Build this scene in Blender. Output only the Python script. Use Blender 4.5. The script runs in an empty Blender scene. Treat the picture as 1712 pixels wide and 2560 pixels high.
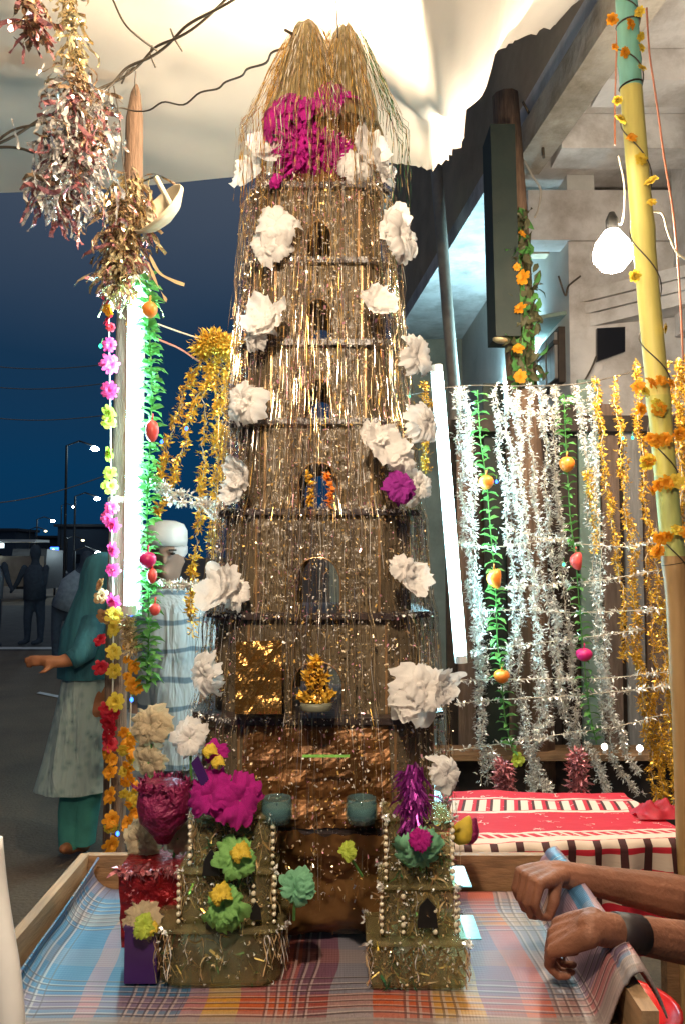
import bpy, math, random
import numpy as np
from mathutils import Vector, Matrix, Euler, noise as mnoise

RND = random.Random(11)
NPR = np.random.RandomState(5)
sc = bpy.context.scene
COL = sc.collection
PI = math.pi
rad = math.radians

# ------------------------------------------------------------------ camera
CAM_H, FPX, CX, CY, HOR = 1.5, 1970.0, 856.0, 1280.0, 1390.0
PITCH = math.atan((HOR - CY) / FPX)
cam_d = bpy.data.cameras.new('camera')
cam = bpy.data.objects.new('camera', cam_d)
COL.objects.link(cam)
cam.location = (0, 0, CAM_H)
cam.rotation_euler = (PI / 2 + PITCH, 0, 0)
cam_d.sensor_fit = 'VERTICAL'
cam_d.sensor_height = 36
cam_d.sensor_width = 24
cam_d.lens = FPX / 2560.0 * 36
cam_d.clip_end = 1500
cam_d.clip_start = 0.02
sc.camera = cam

# ------------------------------------------------------------------ night sky
W = bpy.data.worlds.new('World')
sc.world = W
W.use_nodes = True
nt = W.node_tree
nt.nodes.clear()
sky = nt.nodes.new('ShaderNodeTexSky')
sky.sky_type = 'NISHITA'
sky.sun_disc = False
sky.sun_elevation = rad(-4.0)
sky.sun_rotation = rad(200)
sky.altitude = 300
sky.ozone_density = 4.0
tint = nt.nodes.new('ShaderNodeMix')
tint.data_type = 'RGBA'
tint.blend_type = 'MULTIPLY'
tint.inputs[0].default_value = 1.0
tint.inputs[7].default_value = (0.10, 0.55, 1.0, 1)
addn = nt.nodes.new('ShaderNodeMix')
addn.data_type = 'RGBA'
addn.blend_type = 'ADD'
addn.inputs[0].default_value = 1.0
addn.inputs[7].default_value = (0.02, 0.20, 0.62, 1)
bg = nt.nodes.new('ShaderNodeBackground')
bg.inputs['Strength'].default_value = 0.14
wo = nt.nodes.new('ShaderNodeOutputWorld')
wtc = nt.nodes.new('ShaderNodeTexCoord')
wsp = nt.nodes.new('ShaderNodeSeparateXYZ')
wrp = nt.nodes.new('ShaderNodeValToRGB')
for e_, (p_, c_) in zip((wrp.color_ramp.elements[0], wrp.color_ramp.elements[1], wrp.color_ramp.elements.new(0.12), wrp.color_ramp.elements.new(0.25)),
                        ((0.0, (0.014, 0.15, 0.42, 1)), (0.55, (0.06, 0.17, 0.26, 1)), (0.12, (0.012, 0.17, 0.46, 1)), (0.25, (0.04, 0.16, 0.36, 1)))):
    e_.position, e_.color = p_, c_
wnz = nt.nodes.new('ShaderNodeTexNoise')
wnz.inputs['Scale'].default_value = 3.0
wnz.inputs['Detail'].default_value = 4
nt.links.new(wtc.outputs['Generated'], wnz.inputs['Vector'])
nt.links.new(wtc.outputs['Generated'], wsp.inputs[0])
wml = nt.nodes.new('ShaderNodeMath')
wml.operation = 'MULTIPLY_ADD'
wml.inputs[1].default_value = 0.10
nt.links.new(wnz.outputs['Fac'], wml.inputs[0])
nt.links.new(wsp.outputs[2], wml.inputs[2])
wsb = nt.nodes.new('ShaderNodeMath')
wsb.operation = 'SUBTRACT'
wsb.inputs[1].default_value = 0.05
nt.links.new(wml.outputs[0], wsb.inputs[0])
nt.links.new(wsb.outputs[0], wrp.inputs[0])
nt.links.new(wrp.outputs[0], addn.inputs[7])
nt.links.new(sky.outputs[0], tint.inputs[6])
nt.links.new(tint.outputs[2], addn.inputs[6])
nt.links.new(addn.outputs[2], bg.inputs['Color'])
nt.links.new(bg.outputs[0], wo.inputs['Surface'])

# the last trace of dusk / moonlight
sun_d = bpy.data.lights.new('sun', 'SUN')
sun_d.energy = 0.01
sun_d.angle = rad(10)
sun_d.color = (0.6, 0.75, 1.0)
sun = bpy.data.objects.new('sun', sun_d)
COL.objects.link(sun)
sun.rotation_euler = (rad(50), 0, rad(20))

sc.view_settings.view_transform = 'Standard'
sc.view_settings.look = 'None'
sc.view_settings.exposure = 0.6
sc.view_settings.gamma = 1.0
sc.cycles.use_denoising = True
sc.cycles.max_bounces = 10
sc.cycles.diffuse_bounces = 4
sc.cycles.glossy_bounces = 3
sc.cycles.transmission_bounces = 4
sc.cycles.transparent_max_bounces = 16
sc.cycles.sample_clamp_indirect = 6.0
sc.cycles.caustics_reflective = False
sc.cycles.caustics_refractive = False


# ------------------------------------------------------------------ helpers
def ray(px, py):
    x = (px - CX) / FPX
    u = (CY - py) / FPX
    c, s = math.cos(PITCH), math.sin(PITCH)
    return Vector((x, c - u * s, s + u * c))


def P(px, py, d):
    """photo pixel (1712x2560) at distance d along world Y -> world point"""
    r = ray(px, py)
    return Vector((0, 0, CAM_H)) + r * (d / r.y)


def PZ(px, py, z):
    r = ray(px, py)
    return Vector((0, 0, CAM_H)) + r * ((z - CAM_H) / r.z)


ORG = {}


def org(o):
    return ORG.get(o.name, Vector((0, 0, 0)))


def tag(o, label=None, cat=None, group=None, kind=None):
    if label:
        o['label'] = label
    if cat:
        o['category'] = cat
    if group:
        o['group'] = group
    if kind:
        o['kind'] = kind
    return o


def thing(name, label, cat, loc, group=None):
    o = bpy.data.objects.new(name, None)
    o.empty_display_size = 0.05
    COL.objects.link(o)
    o.location = loc
    ORG[o.name] = Vector(loc)
    return tag(o, label, cat, group)


class MB:
    def __init__(self):
        self.v = []
        self.f = []
        self.m = []

    def add(self, vs, fs, mi=0):
        b = len(self.v)
        self.v.extend([tuple(p) for p in vs])
        for f in fs:
            self.f.append(tuple(i + b for i in f))
            self.m.append(mi)
        return self

    def box(self, c, s, rot=None, mi=0, taper=1.0):
        hx, hy, hz = s[0] / 2, s[1] / 2, s[2] / 2
        vs = []
        for z, t in ((-hz, 1.0), (hz, taper)):
            for x, y in ((-hx, -hy), (hx, -hy), (hx, hy), (-hx, hy)):
                p = Vector((x * t, y * t, z))
                if rot is not None:
                    p = rot @ p
                vs.append(p + Vector(c))
        return self.add(vs, [(3, 2, 1, 0), (4, 5, 6, 7), (0, 1, 5, 4), (1, 2, 6, 5), (2, 3, 7, 6), (3, 0, 4, 7)], mi)

    def rings(self, rs, caps=True, closed=True, mi=0):
        n = len(rs[0])
        vs = [p for r in rs for p in r]
        fs = []
        for i in range(len(rs) - 1):
            for j in range(n if closed else n - 1):
                a, b = i * n + j, i * n + (j + 1) % n
                fs.append((a, b, b + n, a + n))
        if caps:
            fs.append(tuple(range(n - 1, -1, -1)))
            fs.append(tuple((len(rs) - 1) * n + j for j in range(n)))
        return self.add(vs, fs, mi)

    def tube(self, pts, r, n=8, caps=True, mi=0):
        pts = [Vector(p) for p in pts]
        rr = r if isinstance(r, (list, tuple)) else [r] * len(pts)
        rs = []
        up = None
        for i, p in enumerate(pts):
            t = (pts[min(i + 1, len(pts) - 1)] - pts[max(i - 1, 0)])
            if t.length < 1e-9:
                t = Vector((0, 0, 1))
            t.normalize()
            if up is None:
                up = Vector((1, 0, 0)) if abs(t.x) < 0.8 else Vector((0, 1, 0))
            a = (up - t * up.dot(t)).normalized()
            up = a
            b = t.cross(a)
            rs.append([p + (a * math.cos(2 * PI * k / n) + b * math.sin(2 * PI * k / n)) * rr[i] for k in range(n)])
        return self.rings(rs, caps, True, mi)

    def lathe(self, prof, c=(0, 0, 0), n=16, rot=None, caps=True, mi=0):
        rs = []
        for r, z in prof:
            ring = []
            for k in range(n):
                p = Vector((r * math.cos(2 * PI * k / n), r * math.sin(2 * PI * k / n), z))
                if rot is not None:
                    p = rot @ p
                ring.append(p + Vector(c))
            rs.append(ring)
        return self.rings(rs, caps, True, mi)

    def grid(self, fn, nu, nv, mi=0):
        vs = [fn(i / nu, j / nv) for i in range(nu + 1) for j in range(nv + 1)]
        fs = []
        for i in range(nu):
            for j in range(nv):
                a = i * (nv + 1) + j
                fs.append((a, a + nv + 1, a + nv + 2, a + 1))
        return self.add(vs, fs, mi)

    def prism(self, poly, t, mi=0):
        """planar polygon (world points, ccw) extruded by vector t"""
        n = len(poly)
        t = Vector(t)
        vs = [Vector(p) for p in poly] + [Vector(p) + t for p in poly]
        fs = [tuple(range(n - 1, -1, -1)), tuple(range(n, 2 * n))]
        for i in range(n):
            j = (i + 1) % n
            fs.append((i, j, j + n, i + n))
        return self.add(vs, fs, mi)

    def build(self, name, mats, parent=None, loc=None, smooth=False):
        if not isinstance(mats, (list, tuple)):
            mats = [mats]
        arr = np.array(self.v, dtype=float)
        if parent is not None:
            o0 = org(parent)
        elif loc is not None:
            o0 = Vector(loc)
        else:
            lo, hi = arr.min(0), arr.max(0)
            o0 = Vector(((lo[0] + hi[0]) / 2, (lo[1] + hi[1]) / 2, lo[2]))
        arr = arr - np.array(o0)
        me = bpy.data.meshes.new(name)
        me.from_pydata(arr.tolist(), [], self.f)
        for m in mats:
            me.materials.append(m)
        if len(mats) > 1:
            me.polygons.foreach_set('material_index', self.m)
        if smooth:
            me.polygons.foreach_set('use_smooth', [True] * len(self.f))
        me.update()
        o = bpy.data.objects.new(name, me)
        COL.objects.link(o)
        if parent is not None:
            o.parent = parent
        else:
            o.location = o0
        ORG[o.name] = o0
        return o


def inst(me, name, parent, wloc, rot=None, scale=1.0):
    o = bpy.data.objects.new(name, me)
    COL.objects.link(o)
    o.parent = parent
    o.location = Vector(wloc) - (org(parent) if parent is not None else Vector((0, 0, 0)))
    if rot is not None:
        o.rotation_euler = rot if not isinstance(rot, Matrix) else rot.to_euler()
    o.scale = (scale,) * 3 if isinstance(scale, (int, float)) else scale
    ORG[o.name] = Vector(wloc)
    return o


def spare_mesh(mb, name, mats, smooth=False):
    if not isinstance(mats, (list, tuple)):
        mats = [mats]
    me = bpy.data.meshes.new(name)
    me.from_pydata([tuple(p) for p in mb.v], [], mb.f)
    for m in mats:
        me.materials.append(m)
    if len(mats) > 1:
        me.polygons.foreach_set('material_index', mb.m)
    if smooth:
        me.polygons.foreach_set('use_smooth', [True] * len(mb.f))
    me.update()
    return me


def spline(ctrl, n):
    """Catmull-Rom through control points"""
    c = [Vector(p) for p in ctrl]
    if len(c) == 2:
        return [c[0].lerp(c[1], i / n) for i in range(n + 1)]
    c = [c[0] * 2 - c[1]] + c + [c[-1] * 2 - c[-2]]
    segs = len(c) - 3
    out = []
    for i in range(n + 1):
        t = i / n * segs
        k = min(int(t), segs - 1)
        t -= k
        a, b, d, e = c[k:k + 4]
        out.append(0.5 * ((2 * b) + (d - a) * t + (2 * a - 5 * b + 4 * d - e) * t * t + (3 * b - a - 3 * d + e) * t ** 3))
    return out


ORD = ['first', 'second', 'third', 'fourth', 'fifth', 'sixth', 'seventh', 'eighth', 'ninth', 'tenth', 'eleventh',
       'twelfth', 'thirteenth', 'fourteenth', 'fifteenth', 'sixteenth']


# ------------------------------------------------------------------ materials
def nodes(name):
    m = bpy.data.materials.new(name)
    m.use_nodes = True
    t = m.node_tree
    t.nodes.clear()
    out = t.nodes.new('ShaderNodeOutputMaterial')
    return m, t, out


def mat(name, col, rough=0.5, metal=0.0, var=0.15, scale=18.0, bump=0.0, bscale=60.0, transl=0.0, film=0.0,
        filmcol=(1, 1, 1), emit=0.0, ecol=None, spec=0.5, coat=0.0, dirt=None, dscale=3.0, stretch=None, island=0.0):
    m, t, out = nodes(name)
    N, L = t.nodes.new, t.links.new
    b = N('ShaderNodeBsdfPrincipled')
    b.inputs['Roughness'].default_value = rough
    b.inputs['Metallic'].default_value = metal
    b.inputs['Specular IOR Level'].default_value = spec
    b.inputs['Coat Weight'].default_value = coat
    tc = N('ShaderNodeTexCoord')
    vec = tc.outputs['Object']
    if stretch:
        mp = N('ShaderNodeMapping')
        mp.inputs['Scale'].default_value = stretch
        L(vec, mp.inputs[0])
        vec = mp.outputs[0]
    colout = None
    if var > 0:
        nz = N('ShaderNodeTexNoise')
        nz.inputs['Scale'].default_value = scale
        nz.inputs['Detail'].default_value = 5
        L(vec, nz.inputs['Vector'])
        rp = N('ShaderNodeValToRGB')
        rp.color_ramp.elements[0].position = 0.3
        rp.color_ramp.elements[1].position = 0.7
        rp.color_ramp.elements[0].color = tuple(c * (1 - var) for c in col) + (1,)
        rp.color_ramp.elements[1].color = tuple(min(1, c * (1 + var)) for c in col) + (1,)
        L(nz.outputs['Fac'], rp.inputs[0])
        colout = rp.outputs[0]
        if dirt:
            n2 = N('ShaderNodeTexNoise')
            n2.inputs['Scale'].default_value = dscale
            n2.inputs['Detail'].default_value = 8
            n2.inputs['Roughness'].default_value = 0.7
            L(tc.outputs['Object'], n2.inputs['Vector'])
            r2 = N('ShaderNodeValToRGB')
            r2.color_ramp.elements[0].position = 0.45
            r2.color_ramp.elements[1].position = 0.7
            L(n2.outputs['Fac'], r2.inputs[0])
            mx = N('ShaderNodeMix')
            mx.data_type = 'RGBA'
            L(r2.outputs[0], mx.inputs[0])
            L(colout, mx.inputs[6])
            mx.inputs[7].default_value = tuple(dirt) + (1,)
            colout = mx.outputs[2]
    if island > 0:
        ge = N('ShaderNodeNewGeometry')
        hs = N('ShaderNodeHueSaturation')
        mr = N('ShaderNodeMapRange')
        mr.inputs[3].default_value = 1 - island
        mr.inputs[4].default_value = 1 + island
        L(ge.outputs['Random Per Island'], mr.inputs[0])
        L(mr.outputs[0], hs.inputs['Value'])
        if colout is not None:
            L(colout, hs.inputs['Color'])
        else:
            hs.inputs['Color'].default_value = tuple(col) + (1,)
        colout = hs.outputs[0]
    if colout is not None:
        L(colout, b.inputs['Base Color'])
    else:
        b.inputs['Base Color'].default_value = tuple(col) + (1,)
    if bump > 0:
        nb = N('ShaderNodeTexNoise')
        nb.inputs['Scale'].default_value = bscale
        nb.inputs['Detail'].default_value = 6
        L(vec, nb.inputs['Vector'])
        bp = N('ShaderNodeBump')
        bp.inputs['Strength'].default_value = bump
        bp.inputs['Distance'].default_value = 0.02
        L(nb.outputs['Fac'], bp.inputs['Height'])
        L(bp.outputs[0], b.inputs['Normal'])
    if emit > 0:
        b.inputs['Emission Color'].default_value = tuple(ecol or col) + (1,)
        b.inputs['Emission Strength'].default_value = emit
    s = b.outputs[0]
    if transl > 0:
        tr = N('ShaderNodeBsdfTranslucent')
        if colout is not None:
            L(colout, tr.inputs['Color'])
        else:
            tr.inputs['Color'].default_value = tuple(col) + (1,)
        mx = N('ShaderNodeMixShader')
        mx.inputs[0].default_value = transl
        L(s, mx.inputs[1])
        L(tr.outputs[0], mx.inputs[2])
        s = mx.outputs[0]
    if film > 0:
        tp = N('ShaderNodeBsdfTransparent')
        tp.inputs['Color'].default_value = tuple(filmcol) + (1,)
        mx = N('ShaderNodeMixShader')
        mx.inputs[0].default_value = film
        L(s, mx.inputs[1])
        L(tp.outputs[0], mx.inputs[2])
        s = mx.outputs[0]
    L(s, out.inputs['Surface'])
    return m


def emis(name, col, strength, sample=True):
    m, t, out = nodes(name)
    e = t.nodes.new('ShaderNodeEmission')
    e.inputs['Color'].default_value = tuple(col) + (1,)
    e.inputs['Strength'].default_value = strength
    t.links.new(e.outputs[0], out.inputs['Surface'])
    if not sample:
        m.cycles.emission_sampling = 'NONE'
    return m


MT = {}
MT['canopy'] = mat('canopy_cloth', (0.80, 0.72, 0.62), 0.9, var=0.07, scale=2.0, bump=0.2, bscale=7, transl=0.25)
MT['wood'] = mat('raw_wood', (0.30, 0.17, 0.085), 0.6, var=0.35, scale=14, bump=0.25, bscale=40, stretch=(1, 6, 6))
MT['woodpale'] = mat('planed_wood', (0.33, 0.21, 0.115), 0.55, var=0.25, scale=10, bump=0.15, bscale=30, stretch=(8, 1, 8))
MT['bark'] = mat('weathered_wood', (0.20, 0.12, 0.075), 0.8, var=0.4, scale=10, bump=0.5, bscale=30, stretch=(8, 8, 0.8))
MT['wire'] = mat('dark_wire', (0.06, 0.045, 0.03), 0.6, var=0.2)
MT['wirered'] = mat('red_wire', (0.55, 0.2, 0.13), 0.5, var=0.1)
MT['wirewhite'] = mat('pale_cord', (0.6, 0.52, 0.4), 0.6, var=0.1)
MT['paper'] = mat('white_crepe_paper', (0.90, 0.86, 0.82), 0.9, var=0.04, scale=30, bump=0.12, bscale=140, transl=0.45, spec=0.2)
MT['papercream'] = mat('cream_crepe_paper', (0.66, 0.53, 0.34), 0.85, var=0.12, scale=30, bump=0.35, bscale=70, transl=0.4)
MT['magenta'] = mat('magenta_crepe', (0.60, 0.012, 0.30), 0.75, var=0.2, scale=30, bump=0.5, bscale=120, transl=0.35)
MT['violet'] = mat('violet_crepe', (0.36, 0.02, 0.30), 0.7, var=0.2, scale=30, bump=0.4, bscale=100, transl=0.3)
MT['wine'] = mat('wine_foil', (0.22, 0.012, 0.07), 0.35, metal=0.3, var=0.3, scale=20, bump=0.8, bscale=55)
MT['redfoil'] = mat('red_foil', (0.25, 0.008, 0.012), 0.3, metal=0.4, var=0.3, scale=20, bump=0.9, bscale=45)
MT['gold'] = mat('gold_tinsel', (0.95, 0.52, 0.06), 0.3, metal=0.45, var=0.15, island=0.3)
MT['palegold'] = mat('pale_gold_tinsel', (0.80, 0.60, 0.33), 0.28, metal=0.55, var=0.15, island=0.35)
MT['silver'] = mat('silver_tinsel', (0.95, 0.90, 0.84), 0.3, metal=0.4, var=0.1, island=0.25)
MT['bronze'] = mat('bronze_tinsel', (0.42, 0.24, 0.11), 0.28, metal=0.6, var=0.2, island=0.4)
MT['greentinsel'] = mat('green_tinsel', (0.08, 0.30, 0.13), 0.25, metal=0.8, var=0.2, island=0.3)
MT['pinktinsel'] = mat('pink_tinsel', (0.62, 0.22, 0.24), 0.3, metal=0.5, var=0.2, island=0.35)
MT['film'] = mat('brown_film', (0.20, 0.152, 0.092), 0.16, var=0.25, scale=9, bump=0.6, bscale=40, film=0.38,
                 filmcol=(0.55, 0.42, 0.34), spec=0.7)
MT['filmclear'] = mat('clear_plastic', (0.36, 0.29, 0.15), 0.1, var=0.5, scale=5, bump=0.25, bscale=20, stretch=(9, 9, 0.6), film=0.72,
                      filmcol=(0.75, 0.75, 0.55), spec=0.8)
MT['shelf'] = mat('shelf_board', (0.045, 0.032, 0.03), 0.3, var=0.3, bump=0.2)
MT['goldfoil'] = mat('crumpled_gold_foil', (0.36, 0.19, 0.055), 0.24, metal=0.85, var=0.3, scale=14, bump=0.7, bscale=18)
MT['brownfoil'] = mat('crumpled_brown_foil', (0.22, 0.11, 0.035), 0.45, metal=0.4, var=0.3, scale=6, bump=0.2, bscale=9)
MT['pearl'] = mat('pearl', (0.75, 0.66, 0.48), 0.15, var=0.05, spec=0.8)
MT['black'] = mat('black_board', (0.008, 0.008, 0.008), 0.4, var=0.1)
MT['purple'] = mat('purple_card', (0.045, 0.012, 0.10), 0.3, var=0.1)
MT['leafgreen'] = mat('plastic_leaf', (0.12, 0.33, 0.08), 0.45, var=0.3, scale=60, transl=0.35)
MT['green_silk'] = mat('green_silk', (0.25, 0.52, 0.14), 0.7, var=0.25, scale=40, transl=0.35)
MT['mint_silk'] = mat('mint_silk', (0.22, 0.52, 0.30), 0.7, var=0.2, scale=40, transl=0.35)
MT['lime'] = mat('lime_silk', (0.48, 0.58, 0.07), 0.7, var=0.2, scale=40, transl=0.35)
MT['yellow'] = mat('yellow_silk', (0.72, 0.52, 0.05), 0.7, var=0.2, scale=40, transl=0.3)
MT['marigold'] = mat('marigold', (0.80, 0.33, 0.012), 0.7, var=0.25, scale=60, transl=0.25)
MT['orange'] = mat('orange_plastic', (0.85, 0.24, 0.03), 0.35, var=0.25, scale=9)
MT['pink'] = mat('pink_silk', (0.70, 0.06, 0.24), 0.7, var=0.2, scale=40, transl=0.35)
MT['red'] = mat('red_silk', (0.50, 0.012, 0.03), 0.6, var=0.25, scale=40, transl=0.25)
MT['coral'] = mat('coral_plastic', (0.78, 0.10, 0.09), 0.35, var=0.25, scale=9)
MT['magball'] = mat('magenta_plastic', (0.62, 0.02, 0.16), 0.35, var=0.2, scale=9)
MT['brownsilk'] = mat('faded_silk', (0.40, 0.20, 0.08), 0.7, var=0.3, transl=0.2)
MT['skin'] = mat('skin', (0.25, 0.105, 0.06), 0.58, var=0.3, scale=11, bump=0.2, bscale=110, spec=0.35)
MT['hair'] = mat('hair', (0.012, 0.01, 0.008), 0.5, var=0.3)
MT['teal'] = mat('teal_cotton', (0.025, 0.13, 0.17), 0.85, var=0.3, scale=12, bump=0.9, bscale=9, stretch=(1.6, 1.6, 0.4))
MT['white'] = mat('white_paint', (0.75, 0.73, 0.70), 0.4, var=0.05)
MT['cream'] = mat('cream_plastic', (0.72, 0.63, 0.45), 0.4, var=0.08, dirt=(0.5, 0.4, 0.25))
MT['plaster'] = mat('grey_plaster', (0.66, 0.63, 0.62), 0.9, var=0.15, scale=3, bump=0.2, bscale=25, dirt=(0.34, 0.30, 0.27), dscale=2.2)
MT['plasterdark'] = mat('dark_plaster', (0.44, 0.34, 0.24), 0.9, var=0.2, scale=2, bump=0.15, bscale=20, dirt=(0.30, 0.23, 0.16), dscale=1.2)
MT['concrete'] = mat('stained_concrete', (0.40, 0.36, 0.31), 0.95, var=0.2, scale=4, bump=0.3, bscale=25, dirt=(0.17, 0.14, 0.10), dscale=3.5)
MT['greenpaint'] = mat('green_paint', (0.018, 0.028, 0.022), 0.7, var=0.25, scale=5, dirt=(0.035, 0.04, 0.03), dscale=4)
MT['palegreen'] = mat('pale_green_paint', (0.22, 0.30, 0.25), 0.7, var=0.15, scale=5, dirt=(0.15, 0.18, 0.15), dscale=4)
MT['plank'] = mat('brown_planks', (0.20, 0.13, 0.095), 0.8, var=0.3, scale=8, bump=0.3, bscale=25, stretch=(6, 6, 0.7))
MT['plankgrey'] = mat('grey_planks', (0.27, 0.25, 0.235), 0.8, var=0.25, scale=8, bump=0.3, bscale=25, stretch=(6, 6, 0.7))
MT['darkwood'] = mat('dark_wood', (0.045, 0.03, 0.022), 0.7, var=0.3, stretch=(1, 1, 1))
MT['pipe'] = mat('grey_pipe', (0.36, 0.32, 0.27), 0.5, var=0.15)
MT['metaldark'] = mat('dark_iron', (0.05, 0.05, 0.055), 0.5, var=0.2)
MT['glassdark'] = mat('dark_opening', (0.012, 0.012, 0.014), 0.25, var=0.1)
MT['bamboo'] = mat('bamboo', (0.42, 0.27, 0.12), 0.5, var=0.2, scale=20, bump=0.15, bscale=30, stretch=(9, 9, 1))
MT['sleeve'] = mat('brown_shirt', (0.10, 0.04, 0.03), 0.85, var=0.2)
MT['farcloth'] = mat('dark_clothes', (0.05, 0.07, 0.10), 0.9, var=0.2)
MT['farpale'] = mat('pale_clothes', (0.30, 0.36, 0.42), 0.9, var=0.2)
MT['bandmat'] = mat('dark_wristband', (0.02, 0.012, 0.012), 0.5, var=0.2)
MT['redplastic'] = mat('red_plastic', (0.60, 0.012, 0.01), 0.25, var=0.15)
MT['glass'] = mat('blue_glass', (0.16, 0.30, 0.33), 0.05, var=0.15, film=0.75, filmcol=(0.75, 0.9, 0.92), spec=0.8)
MT['wax'] = mat('pale_wax', (0.16, 0.16, 0.11), 0.5, var=0.1)
MT['bluelid'] = mat('blue_lid', (0.14, 0.42, 0.55), 0.2, var=0.25, scale=60)
E_TUBE = emis('tube_glow', (0.42, 0.86, 1.0), 70)
E_TUBE2 = emis('tube_glow_far', (0.45, 0.85, 1.0), 300)
E_STREET = emis('street_lamp_glow', (0.70, 0.92, 1.0), 120)
E_WARMFAR = emis('far_warm_glow', (1.0, 0.85, 0.45), 5, False)
E_SIGN = emis('far_sign_glow', (0.70, 0.92, 1.0), 6, False)
E_BLUE = emis('blue_led', (0.03, 0.12, 1.0), 5, False)
E_GREEN = emis('green_led', (0.05, 0.9, 0.45), 3, False)
E_SMALL = emis('small_lamp', (1.0, 0.9, 0.75), 12, False)


# mat with woven plaid ------------------------------------------------
def ramp(t, elems, interp='CONSTANT'):
    r = t.nodes.new('ShaderNodeValToRGB')
    r.color_ramp.interpolation = interp
    e = r.color_ramp.elements
    while len(e) > 1:
        e.remove(e[-1])
    e[0].position, e[0].color = elems[0][0], tuple(elems[0][1]) + (1,)
    for p, c in elems[1:]:
        n = e.new(p)
        n.color = tuple(c) + (1,)
    return r


def math_node(t, op, a, b=None, c=None):
    n = t.nodes.new('ShaderNodeMath')
    n.operation = op
    for i, x in enumerate((a, b, c)):
        if x is None:
            continue
        if isinstance(x, (int, float)):
            n.inputs[i].default_value = x
        else:
            t.links.new(x, n.inputs[i])
    return n.outputs[0]


def plaid_material():
    m, t, out = nodes('plaid_mat')
    N, L = t.nodes.new, t.links.new
    at = N('ShaderNodeAttribute')
    at.attribute_name = 'matuv'
    nz = N('ShaderNodeTexNoise')
    nz.inputs['Scale'].default_value = 3.2
    nz.inputs['Detail'].default_value = 1
    L(at.outputs['Vector'], nz.inputs['Vector'])
    off = N('ShaderNodeVectorMath')
    off.operation = 'SCALE'
    off.inputs['Scale'].default_value = 0.07
    sb = N('ShaderNodeVectorMath')
    sb.operation = 'SUBTRACT'
    sb.inputs[1].default_value = (0.5, 0.5, 0.5)
    L(nz.outputs['Color'], sb.inputs[0])
    L(sb.outputs[0], off.inputs[0])
    ad = N('ShaderNodeVectorMath')
    L(at.outputs['Vector'], ad.inputs[0])
    L(off.outputs[0], ad.inputs[1])
    sp = N('ShaderNodeSeparateXYZ')
    L(ad.outputs[0], sp.inputs[0])
    sr = N('ShaderNodeSeparateXYZ')
    L(at.outputs['Vector'], sr.inputs[0])
    U, V = sp.outputs[0], sp.outputs[1]
    BL, PK, OR, YE, MA, GR = (0.04, 0.125, 0.24), (0.31, 0.155, 0.175), (0.42, 0.075, 0.022), (0.48, 0.26, 0.025), (0.20, 0.045, 0.05), (0.25, 0.205, 0.21)
    ru = ramp(t, [(0, BL), (0.13, PK), (0.16, BL), (0.27, PK), (0.30, YE), (0.345, OR), (0.42, MA), (0.47, GR), (0.53, OR),
                  (0.60, YE), (0.66, MA), (0.71, OR), (0.75, GR), (0.80, PK), (0.87, BL), (0.92, PK), (0.955, BL)])
    L(U, ru.inputs[0])
    rv = ramp(t, [(0, GR), (0.05, OR), (0.10, BL), (0.20, GR), (0.26, BL), (0.36, YE), (0.42, BL), (0.50, PK)])
    L(V, rv.inputs[0])
    mx = N('ShaderNodeMix')
    mx.data_type = 'RGBA'
    mx.inputs[0].default_value = 0.3
    L(ru.outputs[0], mx.inputs[6])
    L(rv.outputs[0], mx.inputs[7])
    # fine woven stripes, gathered in bands
    su = math_node(t, 'FRACT', math_node(t, 'MULTIPLY', U, 70))
    band = math_node(t, 'GREATER_THAN', math_node(t, 'SINE', math_node(t, 'MULTIPLY', U, 34)), 0.25)
    white = math_node(t, 'MULTIPLY', math_node(t, 'LESS_THAN', su, 0.22), band)
    dark = math_node(t, 'MULTIPLY', math_node(t, 'GREATER_THAN', su, 0.80), band)
    sv = math_node(t, 'FRACT', math_node(t, 'MULTIPLY', V, 52))
    bandv = math_node(t, 'GREATER_THAN', math_node(t, 'SINE', math_node(t, 'MULTIPLY', V, 19)), 0.2)
    whv = math_node(t, 'MULTIPLY', math_node(t, 'MULTIPLY', math_node(t, 'LESS_THAN', sv, 0.18), bandv), 0.55)
    dav = math_node(t, 'MULTIPLY', math_node(t, 'MULTIPLY', math_node(t, 'GREATER_THAN', sv, 0.78), bandv), 0.7)
    wmix = N('ShaderNodeMix')
    wmix.data_type = 'RGBA'
    L(math_node(t, 'MINIMUM', math_node(t, 'ADD', math_node(t, 'MULTIPLY', white, 0.6), whv), 0.8), wmix.inputs[0])
    L(mx.outputs[2], wmix.inputs[6])
    wmix.inputs[7].default_value = (0.42, 0.34, 0.31, 1)
    dmix = N('ShaderNodeMix')
    dmix.data_type = 'RGBA'
    L(math_node(t, 'MINIMUM', math_node(t, 'ADD', math_node(t, 'MULTIPLY', dark, 0.6), dav), 0.8), dmix.inputs[0])
    L(wmix.outputs[2], dmix.inputs[6])
    dmix.inputs[7].default_value = (0.06, 0.035, 0.04, 1)
    # pale hem along the front edge
    hem = math_node(t, 'LESS_THAN', sr.outputs[1], 0.035)
    hm = N('ShaderNodeMix')
    hm.data_type = 'RGBA'
    L(math_node(t, 'MULTIPLY', hem, 0.75), hm.inputs[0])
    L(dmix.outputs[2], hm.inputs[6])
    hm.inputs[7].default_value = (0.24, 0.20, 0.185, 1)
    b = N('ShaderNodeBsdfPrincipled')
    b.inputs['Roughness'].default_value = 0.45
    L(hm.outputs[2], b.inputs['Base Color'])
    # weave relief
    wv = math_node(t, 'ADD', math_node(t, 'SINE', math_node(t, 'MULTIPLY', sr.outputs[0], 1500)), math_node(t, 'SINE', math_node(t, 'MULTIPLY', sr.outputs[1], 900)))
    bp = N('ShaderNodeBump')
    bp.inputs['Strength'].default_value = 0.12
    bp.inputs['Distance'].default_value = 0.002
    L(wv, bp.inputs['Height'])
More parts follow.
